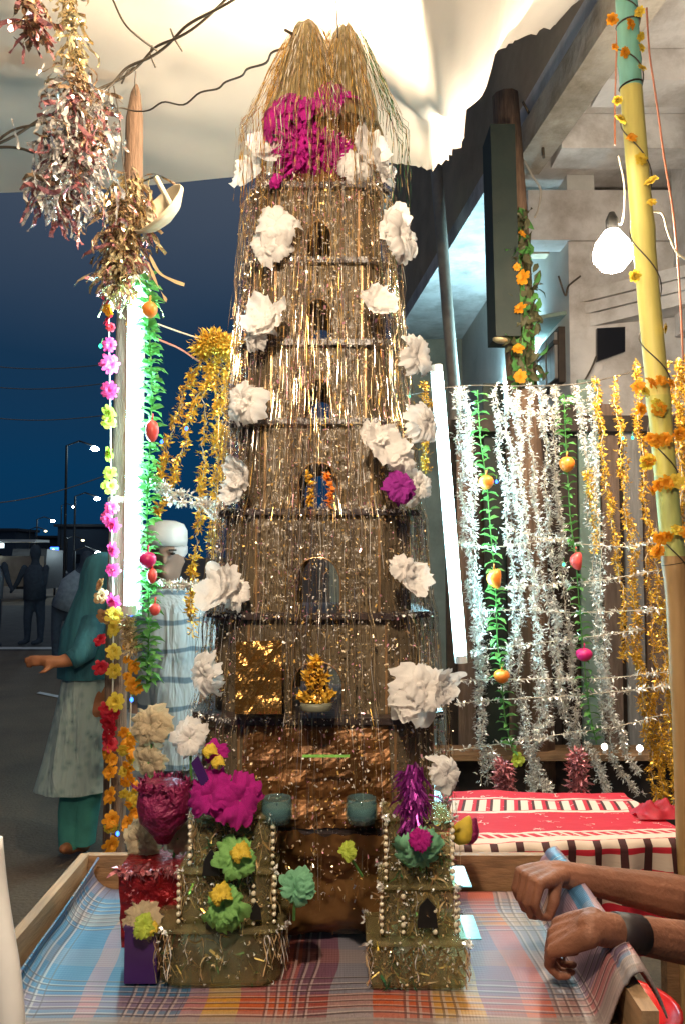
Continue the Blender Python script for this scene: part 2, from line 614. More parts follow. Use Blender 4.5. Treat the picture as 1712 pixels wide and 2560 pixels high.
    L(bp.outputs[0], b.inputs['Normal'])
    L(b.outputs[0], out.inputs['Surface'])
    return m


def redcloth_material():
    """attribute 'clothuv': x along the table, y 0..1 on top (front->back), negative on the hanging side"""
    m, t, out = nodes('printed_red_cloth')
    N, L = t.nodes.new, t.links.new
    at = N('ShaderNodeAttribute')
    at.attribute_name = 'clothuv'
    sp = N('ShaderNodeSeparateXYZ')
    L(at.outputs['Vector'], sp.inputs[0])
    U, V = sp.outputs[0], sp.outputs[1]
    RED, WHT, DK = (0.50, 0.012, 0.03), (0.66, 0.52, 0.42), (0.055, 0.012, 0.012)
    nz = N('ShaderNodeTexNoise')
    nz.inputs['Scale'].default_value = 14
    nz.inputs['Detail'].default_value = 3
    L(at.outputs['Vector'], nz.inputs['Vector'])
    wob = math_node(t, 'MULTIPLY', math_node(t, 'SUBTRACT', nz.outputs['Fac'], 0.5), 0.05)
    V2 = math_node(t, 'ADD', V, wob)
    # white flourishes on red field
    vo = N('ShaderNodeTexVoronoi')
    vo.feature = 'DISTANCE_TO_EDGE'
    vo.inputs['Scale'].default_value = 26
    L(at.outputs['Vector'], vo.inputs['Vector'])
    sprig = math_node(t, 'MULTIPLY', math_node(t, 'LESS_THAN', vo.outputs['Distance'], 0.035), math_node(t, 'GREATER_THAN', nz.outputs['Fac'], 0.62))
    # slanted black and white band near the back
    sl = math_node(t, 'FRACT', math_node(t, 'ADD', math_node(t, 'MULTIPLY', U, 16), math_node(t, 'MULTIPLY', V, -2.4)))
    slw = math_node(t, 'LESS_THAN', sl, 0.52)
    sld = math_node(t, 'GREATER_THAN', sl, 0.80)

    def within(x, lo, hi):
        return math_node(t, 'MULTIPLY', math_node(t, 'GREATER_THAN', x, lo), math_node(t, 'LESS_THAN', x, hi))
    bandb = within(V, 0.62, 0.84)
    lineb = math_node(t, 'MAXIMUM', within(V2, 0.57, 0.61), within(V2, 0.86, 0.885))
    linef = math_node(t, 'MAXIMUM', within(V2, 0.16, 0.185), within(V2, 0.01, 0.09))
    zig = within(math_node(t, 'FRACT', math_node(t, 'ADD', math_node(t, 'MULTIPLY', U, 22), math_node(t, 'MULTIPLY', V, 9))), 0.0, 0.35)
    zig = math_node(t, 'MULTIPLY', zig, within(V, 0.09, 0.16))
    # hanging plaid
    hang = math_node(t, 'LESS_THAN', V, 0.0)
    fu = math_node(t, 'FRACT', math_node(t, 'MULTIPLY', U, 10.5))
    hdark = math_node(t, 'LESS_THAN', fu, 0.30)
    hred = math_node(t, 'MAXIMUM', within(V, -0.20, -0.10), within(V, -0.62, -0.48))
    hred = math_node(t, 'MAXIMUM', hred, math_node(t, 'LESS_THAN', V, -1.02))
    wtop = math_node(t, 'MINIMUM', math_node(t, 'ADD', math_node(t, 'ADD', math_node(t, 'MULTIPLY', bandb, slw), lineb), math_node(t, 'ADD', math_node(t, 'ADD', linef, zig), sprig)), 1.0)

    def mixc(f, a, c):
        x = N('ShaderNodeMix')
        x.data_type = 'RGBA'
        L(f, x.inputs[0])
        for s, k in ((a, 6), (c, 7)):
            if isinstance(s, tuple):
                x.inputs[k].default_value = s + (1,)
            else:
                L(s, x.inputs[k])
        return x.outputs[2]
    top = mixc(wtop, RED, WHT)
    top = mixc(math_node(t, 'MULTIPLY', bandb, sld), top, DK)
    hg = mixc(hred, WHT, RED)
    hg = mixc(math_node(t, 'MULTIPLY', hdark, math_node(t, 'GREATER_THAN', V, -1.02)), hg, DK)
    col = mixc(hang, top, hg)
    b = N('ShaderNodeBsdfPrincipled')
    b.inputs['Roughness'].default_value = 0.8
    L(col, b.inputs['Base Color'])
    bp = N('ShaderNodeBump')
    bp.inputs['Strength'].default_value = 0.2
    bp.inputs['Distance'].default_value = 0.01
    L(nz.outputs['Fac'], bp.inputs['Height'])
    L(bp.outputs[0], b.inputs['Normal'])
    L(b.outputs[0], out.inputs['Surface'])
    return m


def set_vec_attr(obj, name, vals):
    a = obj.data.attributes.new(name, 'FLOAT_VECTOR', 'POINT')
    a.data.foreach_set('vector', [c for v in vals for c in v])


def cloth_relief(t, b, tc):
    mp = t.nodes.new('ShaderNodeMapping')
    mp.inputs['Scale'].default_value = (9, 9, 2.2)
    mp.inputs['Rotation'].default_value = (0, 0.35, 0)
    nz = t.nodes.new('ShaderNodeTexNoise')
    nz.inputs['Scale'].default_value = 1.4
    nz.inputs['Detail'].default_value = 3
    nz.inputs['Distortion'].default_value = 0.6
    bp = t.nodes.new('ShaderNodeBump')
    bp.inputs['Strength'].default_value = 0.9
    bp.inputs['Distance'].default_value = 0.05
    t.links.new(tc.outputs['Object'], mp.inputs[0])
    t.links.new(mp.outputs[0], nz.inputs['Vector'])
    t.links.new(nz.outputs['Fac'], bp.inputs['Height'])
    t.links.new(bp.outputs[0], b.inputs['Normal'])


def kurta_material():
    m, t, out = nodes('printed_kurta')
    N, L = t.nodes.new, t.links.new
    tc = N('ShaderNodeTexCoord')
    vo = N('ShaderNodeTexVoronoi')
    vo.inputs['Scale'].default_value = 22
    L(tc.outputs['Object'], vo.inputs['Vector'])
    nz = N('ShaderNodeTexNoise')
    nz.inputs['Scale'].default_value = 9
    nz.inputs['Detail'].default_value = 5
    L(tc.outputs['Object'], nz.inputs['Vector'])
    r = ramp(t, [(0.0, (0.08, 0.12, 0.12)), (0.14, (0.26, 0.36, 0.35)), (0.5, (0.40, 0.50, 0.47))], 'LINEAR')
    L(vo.outputs['Distance'], r.inputs[0])
    mx = N('ShaderNodeMix')
    mx.data_type = 'RGBA'
    mx.blend_type = 'MULTIPLY'
    mx.inputs[0].default_value = 0.6
    L(r.outputs[0], mx.inputs[6])
    L(nz.outputs['Color'], mx.inputs[7])
    b = N('ShaderNodeBsdfPrincipled')
    b.inputs['Roughness'].default_value = 0.9
    L(r.outputs[0], b.inputs['Base Color'])
    cloth_relief(t, b, tc)
    L(b.outputs[0], out.inputs['Surface'])
    return m


def striped_material(name, c1, c2, f):
    m, t, out = nodes(name)
    N, L = t.nodes.new, t.links.new
    tc = N('ShaderNodeTexCoord')
    sp = N('ShaderNodeSeparateXYZ')
    L(tc.outputs['Object'], sp.inputs[0])
    nz = N('ShaderNodeTexNoise')
    nz.inputs['Scale'].default_value = 6
    L(tc.outputs['Object'], nz.inputs['Vector'])
    fz = math_node(t, 'FRACT', math_node(t, 'MULTIPLY', math_node(t, 'ADD', sp.outputs[2], math_node(t, 'MULTIPLY', nz.outputs['Fac'], 0.06)), f))
    r = ramp(t, [(0, c1), (0.75, c1), (0.8, c2), (0.93, c2), (0.97, c1)], 'LINEAR')
    L(fz, r.inputs[0])
    b = N('ShaderNodeBsdfPrincipled')
    b.inputs['Roughness'].default_value = 0.85
    L(r.outputs[0], b.inputs['Base Color'])
    cloth_relief(t, b, tc)
    L(b.outputs[0], out.inputs['Surface'])
    return m


def painted_bamboo_material(z1, z2, z3):
    m, t, out = nodes('painted_bamboo')
    N, L = t.nodes.new, t.links.new
    ge = N('ShaderNodeNewGeometry')
    sp = N('ShaderNodeSeparateXYZ')
    L(ge.outputs['Position'], sp.inputs[0])
    nz = N('ShaderNodeTexNoise')
    nz.inputs['Scale'].default_value = 8
    nz.inputs['Detail'].default_value = 6
    mp = N('ShaderNodeMapping')
    mp.inputs['Scale'].default_value = (6, 6, 0.8)
    L(ge.outputs['Position'], mp.inputs[0])
    L(mp.outputs[0], nz.inputs['Vector'])
    z = math_node(t, 'DIVIDE', sp.outputs[2], 4.0)
    r = ramp(t, [(0, (0.42, 0.26, 0.11)), (z3 / 4, (0.46, 0.52, 0.17)), ((z3 + z2) / 8, (0.62, 0.58, 0.14)), (z2 / 4, (0.72, 0.62, 0.17)), (z1 / 4, (0.22, 0.55, 0.47))])
    L(z, r.inputs[0])
    mx = N('ShaderNodeMix')
    mx.data_type = 'RGBA'
    mx.blend_type = 'MULTIPLY'
    mx.inputs[0].default_value = 0.5
    L(r.outputs[0], mx.inputs[6])
    r2 = ramp(t, [(0.3, (0.65, 0.6, 0.5)), (0.6, (1, 1, 1))], 'LINEAR')
    L(nz.outputs['Fac'], r2.inputs[0])
    L(r2.outputs[0], mx.inputs[7])
    b = N('ShaderNodeBsdfPrincipled')
    b.inputs['Roughness'].default_value = 0.5
    L(mx.outputs[2], b.inputs['Base Color'])
    L(b.outputs[0], out.inputs['Surface'])
    return m


def ground_material():
    m, t, out = nodes('packed_street')
    N, L = t.nodes.new, t.links.new
    tc = N('ShaderNodeTexCoord')
    nz = N('ShaderNodeTexNoise')
    nz.inputs['Scale'].default_value = 0.8
    nz.inputs['Detail'].default_value = 8
    nz.inputs['Roughness'].default_value = 0.65
    L(tc.outputs['Object'], nz.inputs['Vector'])
    r = ramp(t, [(0.3, (0.085, 0.065, 0.048)), (0.7, (0.17, 0.13, 0.09))], 'LINEAR')
    L(nz.outputs['Fac'], r.inputs[0])
    n2 = N('ShaderNodeTexNoise')
    n2.inputs['Scale'].default_value = 60
    n2.inputs['Detail'].default_value = 6
    L(tc.outputs['Object'], n2.inputs['Vector'])
    mx = N('ShaderNodeMix')
    mx.data_type = 'RGBA'
    mx.blend_type = 'OVERLAY'
    mx.inputs[0].default_value = 0.5
    L(r.outputs[0], mx.inputs[6])
    L(n2.outputs['Fac'], mx.inputs[7])
    b = N('ShaderNodeBsdfPrincipled')
    b.inputs['Roughness'].default_value = 0.75
    L(mx.outputs[2], b.inputs['Base Color'])
    bp = N('ShaderNodeBump')
    bp.inputs['Strength'].default_value = 0.4
    bp.inputs['Distance'].default_value = 0.02
    L(n2.outputs['Fac'], bp.inputs['Height'])
    L(bp.outputs[0], b.inputs['Normal'])
    L(b.outputs[0], out.inputs['Surface'])
    return m


# ================================================================== SETTING
tag(MB().grid(lambda u, v: Vector((-300 + 600 * u, -40 + 640 * v, 0.0)), 8, 8).build('ground', ground_material(), loc=(0, 0, 0)), kind='structure')
# asphalt carriageway with its painted edge, running across at the back left
asph = mat('asphalt', (0.05, 0.052, 0.055), 0.8, var=0.3, scale=4, bump=0.3, bscale=60)
road = MB()
road.add([(-80, 12.6, 0.004), (1.0, 12.6, 0.004), (1.0, 24, 0.004), (-80, 24, 0.004)], [(0, 1, 2, 3)])
tag(road.build('road', asph, loc=(-40, 12.6, 0)), kind='structure')
paint = mat('road_paint', (0.62, 0.66, 0.68), 0.7, var=0.25, scale=8)
mk = MB()
mk.add([(-12, 12.75, 0.008), (-0.5, 12.75, 0.008), (-0.5, 13.05, 0.008), (-12, 13.05, 0.008)], [(0, 1, 2, 3)])
a = PZ(92, 1733, 0.01)
b_ = PZ(152, 1745, 0.01)
mk.add([a, b_, b_ + Vector((0, 0.10, 0)), a + Vector((0, 0.10, 0))], [(0, 1, 2, 3)])
tag(mk.build('road_marking', paint, loc=(-5, 12.75, 0)), kind='structure')

# ------------------------------------------------------------------ canopy
edge_px = [(-700, 520, 3.25), (-300, 500, 3.2), (0, 482, 3.1), (150, 478, 3.05), (370, 464, 3.0), (600, 441, 2.95), (800, 428, 2.88), (960, 408, 2.75),
           (1040, 418, 2.66), (1080, 434, 2.62), (1112, 405, 2.6), (1158, 368, 2.6), (1138, 322, 2.6), (1165, 280, 2.62),
           (1195, 235, 2.64), (1216, 150, 2.68), (1285, 100, 2.74), (1385, 62, 2.84), (1402, 28, 2.88), (1480, -10, 2.92), (1600, -80, 3.0), (1900, -220, 3.1)]
ep = [P(e[0], e[1], e[2] * 1.17) for e in edge_px]
NE = 176
es = []
for i in range(NE + 1):
    t_ = i / NE * (len(ep) - 1)
    k = min(int(t_), len(ep) - 2)
    es.append(ep[k].lerp(ep[k + 1], t_ - k))


def canopy_pt(u, v):
    e = es[int(round(u * NE))].copy()
    k = u * (len(ep) - 1)
    w = max(0.0, min(1.0, (k - 6.6) / 3.0))
    if w > 0:
        e += Vector((RND.uniform(-1, 1) * 0.012, 0, RND.uniform(-1, 1) * 0.012)) * w * (1 if v == 0 else 0)
    fr = Vector((-2.3 + 4.9 * u, -0.7, 3.2 + 0.30 * max(0, u - 0.5)))
    vv = v ** 1.3
    p = e.lerp(fr, vv)
    dd = p.y
    p.z += 0.028 * math.sin(u * 21 + v * 3) * v * (1 - v) * 4 + 0.022 * mnoise.noise(Vector((u * 26 + v * 9, v * 7, 3))) * min(1, v * 5)
    # long sagging fold on the right, its far side turned from the bulb
    w1 = math.exp(-((k - 11.0) / 3.2) ** 2)
    ph = (v - 0.30) / 0.11
    p.z -= 0.20 * w1 * math.exp(-ph * ph)
    p.z += 0.12 * w1 * math.exp(-((v - 0.10) / 0.07) ** 2)
    p.z += 0.012 * w * mnoise.noise(Vector((u * 60, v * 8, 0))) * max(0, 1 - v * 4)
    return p


can = MB().grid(canopy_pt, NE, 40)
can_o = can.build('canopy_cloth', MT['canopy'], smooth=True)
tag(can_o, 'wide white cloth canopy stretched overhead with ragged drooping right edge', 'canopy')


# ------------------------------------------------------------------ building on the right
bl = thing('street_building', 'grey concrete building with beamed overhanging slab behind the tinsel curtain', 'building', (2.2, 6.0, 0))


def sx(d):      # street edge of the overhanging slab
    return 1.16 - (d - 3.6) * 0.105


# slab, seen from below
mb = MB()
d0, d1 = 2.9, 9.2
mb.prism([(sx(d0), d0, 4.02), (5.0, d0, 4.02), (5.0, d1, 4.02), (sx(d1), d1, 4.02)], (0, 0, 0.14))
slab = mb.build('floor_slab', MT['plaster'], bl)
# stained fascia beam under the slab edge
mb = MB()
f0, f1 = 3.0, 4.72
mb.prism([(sx(f0) - 0.02, f0, 3.84), (sx(f0) + 0.16, f0, 3.84), (sx(f1) + 0.16, f1, 3.84), (sx(f1) - 0.02, f1, 3.84)], (0, 0, 0.177))
fas = mb.build('fascia', MT['concrete'], bl)
# two cross beams
for by, bz in ((3.78, 0.16), (4.36, 0.20)):
    mb = MB()
    mb.box(((sx(by) + 0.165 + 4.9) / 2, by + 0.12, 4.017 - bz / 2), (4.9 - sx(by) - 0.165, 0.24, bz))
    mb.build('cross_beam', MT['plaster'], bl)
# upper wall over the slab, in the dark
mb = MB()
u0, u1 = 3.2, 9.1
mb.prism([(sx(u0) - 0.0, u0, 4.162), (sx(u0) + 0.2, u0, 4.162), (sx(u1) + 0.2, u1, 4.162), (sx(u1), u1, 4.162)], (0, 0, 2.6))
mb.build('upper_wall', MT['plasterdark'], bl)
# rough parapet patch hanging from the fascia's far end
mb = MB()
c = P(1292, 360, 4.8)
mb.prism([P(1248, 315, 4.8), P(1262, 350, 4.8), P(1285, 345, 4.8), P(1292, 400, 4.8), P(1312, 402, 4.8), P(1330, 370, 4.8), P(1335, 290, 4.8), P(1290, 285, 4.8)], (0, 0.12, 0))
mb.build('broken_corner', MT['concrete'], bl)
# front wall facing us (upper, beside the bulb)
WD = 5.05
xl = P(1318, 800, WD).x
mb = MB()
zb, zt = P(0, 1010, WD).z, P(0, 470, WD).z
xr = 4.9
vent = [P(1490, 905, WD), P(1560, 880, WD), P(1560, 818, WD), P(1490, 822, WD)]
mb.box(((P(1312, 0, WD).x + xr) / 2, WD + 0.1, (P(0, 475, WD).z + P(0, 600, WD).z) / 2),
       (xr - P(1312, 0, WD).x, 0.2, P(0, 475, WD).z - P(0, 600, WD).z))
mb.build('lintel_wall', MT['plaster'], bl)
mb = MB()
xa = P(1412, 0, WD).x
mb.box(((xa + xr) / 2, WD + 0.125, P(0, 600, WD).z / 2), (xr - xa, 0.2, P(0, 600, WD).z - 0.004))
front = mb.build('front_wall', MT['plaster'], bl)
# dark recess over the lintel
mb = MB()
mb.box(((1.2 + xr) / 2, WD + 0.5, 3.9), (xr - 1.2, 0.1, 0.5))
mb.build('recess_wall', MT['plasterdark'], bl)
# vent hatch
mb = MB()
mb.prism([p + Vector((0, -0.012, 0)) for p in vent], (0, 0.03, 0))
mb.build('vent_hatch', MT['glassdark'], bl)
# stepped cornice of the porch
for i, (ya, yb, out_) in enumerate(((676, 706, 0.30), (708, 736, 0.22), (738, 770, 0.14))):
    mb = MB()
    z1, z0 = P(1600, ya, 4.75).z, P(1600, yb, 4.75).z
    x0 = P(1475 + i * 12, 0, 4.75).x
    xs = 2.9
    mb.prism([(x0, WD + 0.02, z0 - 0.02), (xs, WD - 0.75, z0 + 0.12), (xs, WD + 0.02, z0 + 0.12)], (0, 0, z1 - z0))
    mb.build('cornice_step', MT['plaster'], bl)
# side wall receding along the street, lit from under the slab
mb = MB()
s0 = Vector((xa, WD + 0.03, 0))
s1 = Vector((xa - 0.10, 9.0, 0))
mb.prism([s0, s0 + Vector((0.18, 0, 0)), s1 + Vector((0.18, 0, 0)), s1], (0, 0, 4.018))
side = mb.build('side_wall', mat('whitewash', (0.62, 0.62, 0.60), 0.9, var=0.1, scale=3, dirt=(0.42, 0.42, 0.40), dscale=1.5), bl)
# end wall far back
mb = MB()
mb.box((0.95, 9.1, 2.0), (2.2, 0.15, 4.03))
mb.build('end_wall', MT['plasterdark'], bl)
# shuttered window on the side wall
wz0, wz1 = P(0, 965, 5.3).z, P(0, 830, 5.3).z
wx = xa - 0.012
win = MB().box((wx - 0.01, 5.42, (wz0 + wz1) / 2), (0.05, 0.50, wz1 - wz0)).build('window', MT['darkwood'], bl)
for k in (-1, 1):
    MB().box((wx - 0.045, 5.42 + k * 0.12, (wz0 + wz1) / 2), (0.02, 0.20, wz1 - wz0 - 0.06)).build('shutter', MT['plankgrey'], win)
MB().box((wx - 0.05, 5.42, wz1 - 0.1), (0.03, 0.47, 0.03)).build('shutter_rail', MT['darkwood'], win)
mb = MB()
mb.prism([(wx - 0.0, 5.1, wz1 + 0.06), (wx - 0.22, 5.1, wz1 + 0.02), (wx - 0.22, 5.75, wz1 + 0.02), (wx - 0.0, 5.75, wz1 + 0.06)], (0, 0, 0.025))
mb.build('window_hood', MT['palegreen'], win)
# drain pipe
MB().tube([P(1082, 330, 5.9), P(1100, 560, 5.9), P(1118, 780, 5.9), P(1135, 980, 5.9), (P(1145, 980, 5.9).x, 5.9, 0.0)], 0.045, 12).build('drain_pipe', MT['pipe'], bl, smooth=True)
# dark doorway on the end wall
MB().box((P(1165, 0, 8.9).x, 9.0, 1.35), (0.55, 0.06, 2.7)).build('doorway', MT['glassdark'], bl)
# stepped return of the wall beyond the far-right
MB().box((P(1690, 0, 4.9).x + 0.1, 4.9, P(0, 500, 4.9).z - 0.2), (0.22, 0.24, 1.3)).build('pilaster', MT['plaster'], bl)

# tube under the slab, behind the post
tp = thing('wall_tube_light', 'glowing blue-white tube light on the wall behind the green post', 'tube light', (xa - 0.06, 6.0, 2.9))
MB().tube([(xa - 0.08, 5.75, 2.98), (xa - 0.085, 6.9, 2.98)], 0.016, 10).build('tube', E_TUBE2, tp)
MB().box((xa - 0.045, 6.32, 2.98), (0.03, 1.2, 0.05)).build('batten', MT['white'], tp)

# green post with orange flowers, in front of the building
gp = thing('green_post', 'dark green square post wound with an orange flower vine', 'post', P(1300, 1900, 4.2) * 1.0)
gp.location.z = 0
ORG[gp.name] = Vector(gp.location)
mb = MB()
tpz, btz = P(1248, 330, 4.2), P(1262, 850, 4.2)
hw = 0.066
mb.rings([[Vector((p.x - hw, 4.2 - 0.08, p.z)), Vector((p.x + hw, 4.2 - 0.08, p.z)), Vector((p.x + hw, 4.36, p.z)), Vector((p.x - hw, 4.36, p.z))] for p in (btz, P(1254, 560, 4.2), tpz)])
mb.build('green_casing', MT['greenpaint'], gp)
MB().tube([Vector((P(1325, 0, 4.3).x, 4.3, 0)), P(1318, 1200, 4.3), P(1300, 900, 4.3), P(1285, 600, 4.3), P(1262, 240, 4.3)], [0.09, 0.09, 0.085, 0.085, 0.075], 10).build('trunk', MT['bark'], gp, smooth=True)
MB().lathe([(0.025, 0), (0.04, 0.01), (0.04, 0.018), (0.025, 0.022)], P(1248, 856, 4.1), 12, Matrix.Rotation(rad(8), 3, 'Y')).build('bracket_ring', MT['palegold'], gp, smooth=True)


# petals -----------------------------------------------------------------
def rosette(n_layers, n_pet, r, cup=0.4, pw=0.5, seed=0, curl=0.3):
    g = random.Random(seed)
    mb = MB()
    for l in range(n_layers):
        s = 1 - 0.62 * l / max(1, n_layers)
        tilt = cup + l * (1.25 - cup) / max(1, n_layers)
        for k in range(n_pet):
            a = 2 * PI * (k + 0.5 * l) / n_pet + g.uniform(-0.15, 0.15)
            R_ = Matrix.Rotation(a, 3, 'Z')
            ti = tilt + g.uniform(-0.15, 0.15)
            L_ = r * s * g.uniform(0.85, 1.1)
            w = L_ * pw * g.uniform(0.85, 1.15)
            pr = [(0.05, 0.15, 0), (0.5, 0.9, 0.0), (0.85, 1.0, curl * 0.35), (1.05, 0.45, curl)]
            vs = []
            for (q, ww, dz) in pr:
                x = L_ * q * math.cos(ti) - L_ * dz * math.sin(ti) * -0.4
                z = L_ * q * math.sin(ti) - L_ * dz * 0.6
                vs.append(R_ @ Vector((x, -w * ww / 2, z)))
                vs.append(R_ @ Vector((x, w * ww / 2, z + g.uniform(-0.05, 0.05) * L_)))
            mb.add(vs, [(0, 2, 3, 1), (2, 4, 5, 3), (4, 6, 7, 5)])
    return mb


def paper_flower(r, seed, n=9):
    """loose crepe-paper flower: a cup of wide ruffled petals round a crumpled heart, opening along +Z"""
    g = random.Random(seed)
    mb = MB()
    for l, (cnt, sc_, ti) in enumerate(((n - 1, 1.0, 0.12), (n - 2, 0.86, 0.38), (5, 0.62, 0.75))):
        for k in range(cnt):
            a = 2 * PI * (k + 0.5 * l) / cnt + g.uniform(-0.35, 0.35)
            R_ = Matrix.Rotation(a, 3, 'Z')
            L_ = r * sc_ * g.uniform(0.62, 1.28)
            W_ = L_ * g.uniform(0.8, 1.3)
            tilt = ti + g.uniform(-0.25, 0.3)
            p1, p2, p3 = g.uniform(0, 60), g.uniform(0, 6), g.uniform(-0.5, 0.5)
            fr = g.uniform(4, 7)

            def fn(u, v):
                s = (u - 0.5) * 2
                wid = W_ * (0.22 + 0.8 * math.sin(min(1, v * 0.9 + 0.08) * PI * 0.6)) * 0.6
                rag = mnoise.noise(Vector((s * 3.1 + p1, v * 2, 0))) * 0.26 + mnoise.noise(Vector((s * 11 + p1, v * 3, 5))) * 0.16
                q = L_ * v * (1 - 0.16 * abs(s) ** 2.5 + rag * v)
                y = s * wid
                bend = tilt - 0.55 * v * v
                x = q * math.cos(bend)
                cr = mnoise.noise(Vector((s * 2.2 + p1, v * 2.2, 9))) * 0.18 + mnoise.noise(Vector((s * 7 + p1, v * 4, 2))) * 0.13 + mnoise.noise(Vector((s * 17 + p1, v * 7, 4))) * 0.05
                z = q * math.sin(bend) + L_ * v * cr + L_ * 0.05 * v * math.sin(s * fr + p2) + L_ * 0.06 * p3 * s
                return R_ @ Vector((x, y, z))
            mb.grid(fn, 16, 8)
    return mb


F_MARI = spare_mesh(rosette(3, 8, 1.0, 0.2, 0.6, 1), 'flower', MT['marigold'])
F_YEL = spare_mesh(rosette(3, 8, 1.0, 0.2, 0.6, 2), 'flower', MT['yellow'])
F_PINK = spare_mesh(rosette(2, 12, 1.0, 0.15, 0.42, 3), 'flower', MT['pink'])
F_RED = spare_mesh(rosette(3, 7, 1.0, 0.2, 0.7, 4), 'flower', MT['red'])
F_LIME = spare_mesh(rosette(2, 6, 1.0, 0.3, 0.75, 5), 'flower', MT['lime'])
F_BROWN = spare_mesh(rosette(3, 6, 1.0, 0.3, 0.75, 6), 'flower', MT['brownsilk'])
F_PALEG = spare_mesh(rosette(2, 6, 1.0, 0.3, 0.7, 7), 'flower', MT['papercream'])


def leaf_mesh(name, m):
    mb = MB()
    pr = [(0.0, 0.06, 0.0), (0.3, 0.42, 0.06), (0.65, 0.46, 0.05), (1.0, 0.05, -0.12)]
    vs = []
    for x, w, z in pr:
        vs += [Vector((x, -w / 2, z + w * 0.18)), Vector((x, 0, z)), Vector((x, w / 2, z + w * 0.18))]
    fs = []
    for i in range(3):
        for j in range(2):
            a_ = i * 3 + j
            fs.append((a_, a_ + 3, a_ + 4, a_ + 1))
    mb.add(vs, fs)
    return spare_mesh(mb, name, m, True)


LEAF = leaf_mesh('leaf', MT['leafgreen'])
LEAF2 = leaf_mesh('leaf', mat('dull_leaf', (0.11, 0.10, 0.045), 0.6, var=0.3, scale=50, transl=0.2))


def face_rot(dirv, spin=0.0):
    q = Vector(dirv).normalized().to_track_quat('Z', 'Y')
    return (q.to_matrix() @ Matrix.Rotation(spin, 3, 'Z')).to_euler()


def rdir(front=0.8):
    return Vector((RND.uniform(-1, 1), -front - RND.random(), RND.uniform(-0.6, 0.8)))


# orange flowers on the green post
for (fx, fy, r) in ((1303, 585, 12), (1305, 695, 20), (1298, 772, 18), (1293, 873, 16), (1298, 942, 17), (1290, 668, 10)):
    inst(F_MARI, 'flower', gp, P(fx, fy, 4.10), face_rot(rdir()), r / FPX * 4.19)
mb = MB()
lp = spline([P(1283, 540, 4.2), P(1296, 640, 4.18), P(1312, 760, 4.18), P(1305, 860, 4.18), P(1318, 960, 4.2)], 60)
mb.tube(lp, 0.006, 5)
mb.build('vine', MT['leafgreen'], gp)
for i, p in enumerate(lp):
    for k in range(5):
        o_ = Vector((RND.uniform(-0.075, 0.065), RND.uniform(-0.04, 0.02), RND.uniform(-0.02, 0.02)))
        inst(RND.choice((LEAF, LEAF2, LEAF2)), 'leaf', gp, p + o_, (RND.uniform(0, 6), RND.uniform(0, 6), RND.uniform(0, 6)), RND.uniform(0.05, 0.085))

# ------------------------------------------------------------------ plank wall behind the tinsel curtain
pk = thing('plank_screen', 'screen of upright brown, grey and green boards behind the tinsel curtain', 'screen', (1.6, 4.5, 0))
xx = 1130
i = 0
while xx < 1900:
    w = RND.choice((38, 46, 55, 62))
    top = 1000 + RND.uniform(-30, 60)
    m = RND.choice((MT['plank'], MT['plankgrey'], MT['darkwood'], MT['plank'], MT['darkwood']))
    if 1395 <= xx <= 1470:
        m, top = MT['palegreen'], 950
    if 1165 <= xx <= 1230:
        m, top = MT['greenpaint'], 960
    if 1500 <= xx <= 1660:
        m, top = MT['plankgrey'] if i % 2 else MT['plank'], 1075
    dd = 4.5 + RND.uniform(-0.03, 0.03)
    x0, x1 = P(xx, 0, dd).x, P(xx + w - 5, 0, dd).x
    zt = P(0, top, dd).z
    MB().box(((x0 + x1) / 2, dd, zt / 2), (x1 - x0, 0.025, zt)).build('plank', m, pk)
    xx += w + RND.choice((0, 0, 8, 20))
    i += 1
MB().box((1.9, 4.62, P(0, 985, 4.6).z / 2 - 0.05), (2.6, 0.02, P(0, 985, 4.6).z - 0.2)).build('backing', MT['darkwood'], pk)
MB().box((1.75, 4.44, P(0, 1060, 4.44).z), (2.2, 0.05, 0.09)).build('rail', MT['darkwood'], pk)
# ledge with little lamps
lg = thing('dark_ledge', 'dark wooden ledge carrying small lit bulbs behind the red table', 'ledge', (1.2, 4.2, 0))
zl = P(0, 1882, 4.2).z
MB().box((1.3, 4.25, zl - 0.012), (2.4, 0.22, 0.03)).build('board', MT['wood'], lg)
MB().box((1.3, 4.30, (zl - 0.03) / 2), (2.4, 0.05, zl - 0.03)).build('front_panel', MT['darkwood'], lg)
for (fx, fy) in ((1510, 1868), (1598, 1872)):
    p = P(fx, fy, 4.12)
    t_ = thing('small_bulb', 'small lit bulb on the dark ledge, %s of two' % ('left' if fx < 1550 else 'right'), 'bulb', p, 'bulbs on the dark ledge')
    MB().lathe([(0.004, -0.012), (0.014, -0.006), (0.017, 0.004), (0.012, 0.014), (0.003, 0.019)], p, 10).build('globe', E_SMALL, t_, smooth=True)
    MB().lathe([(0.009, -0.03), (0.009, -0.012)], p, 8).build('socket', MT['white'], t_)


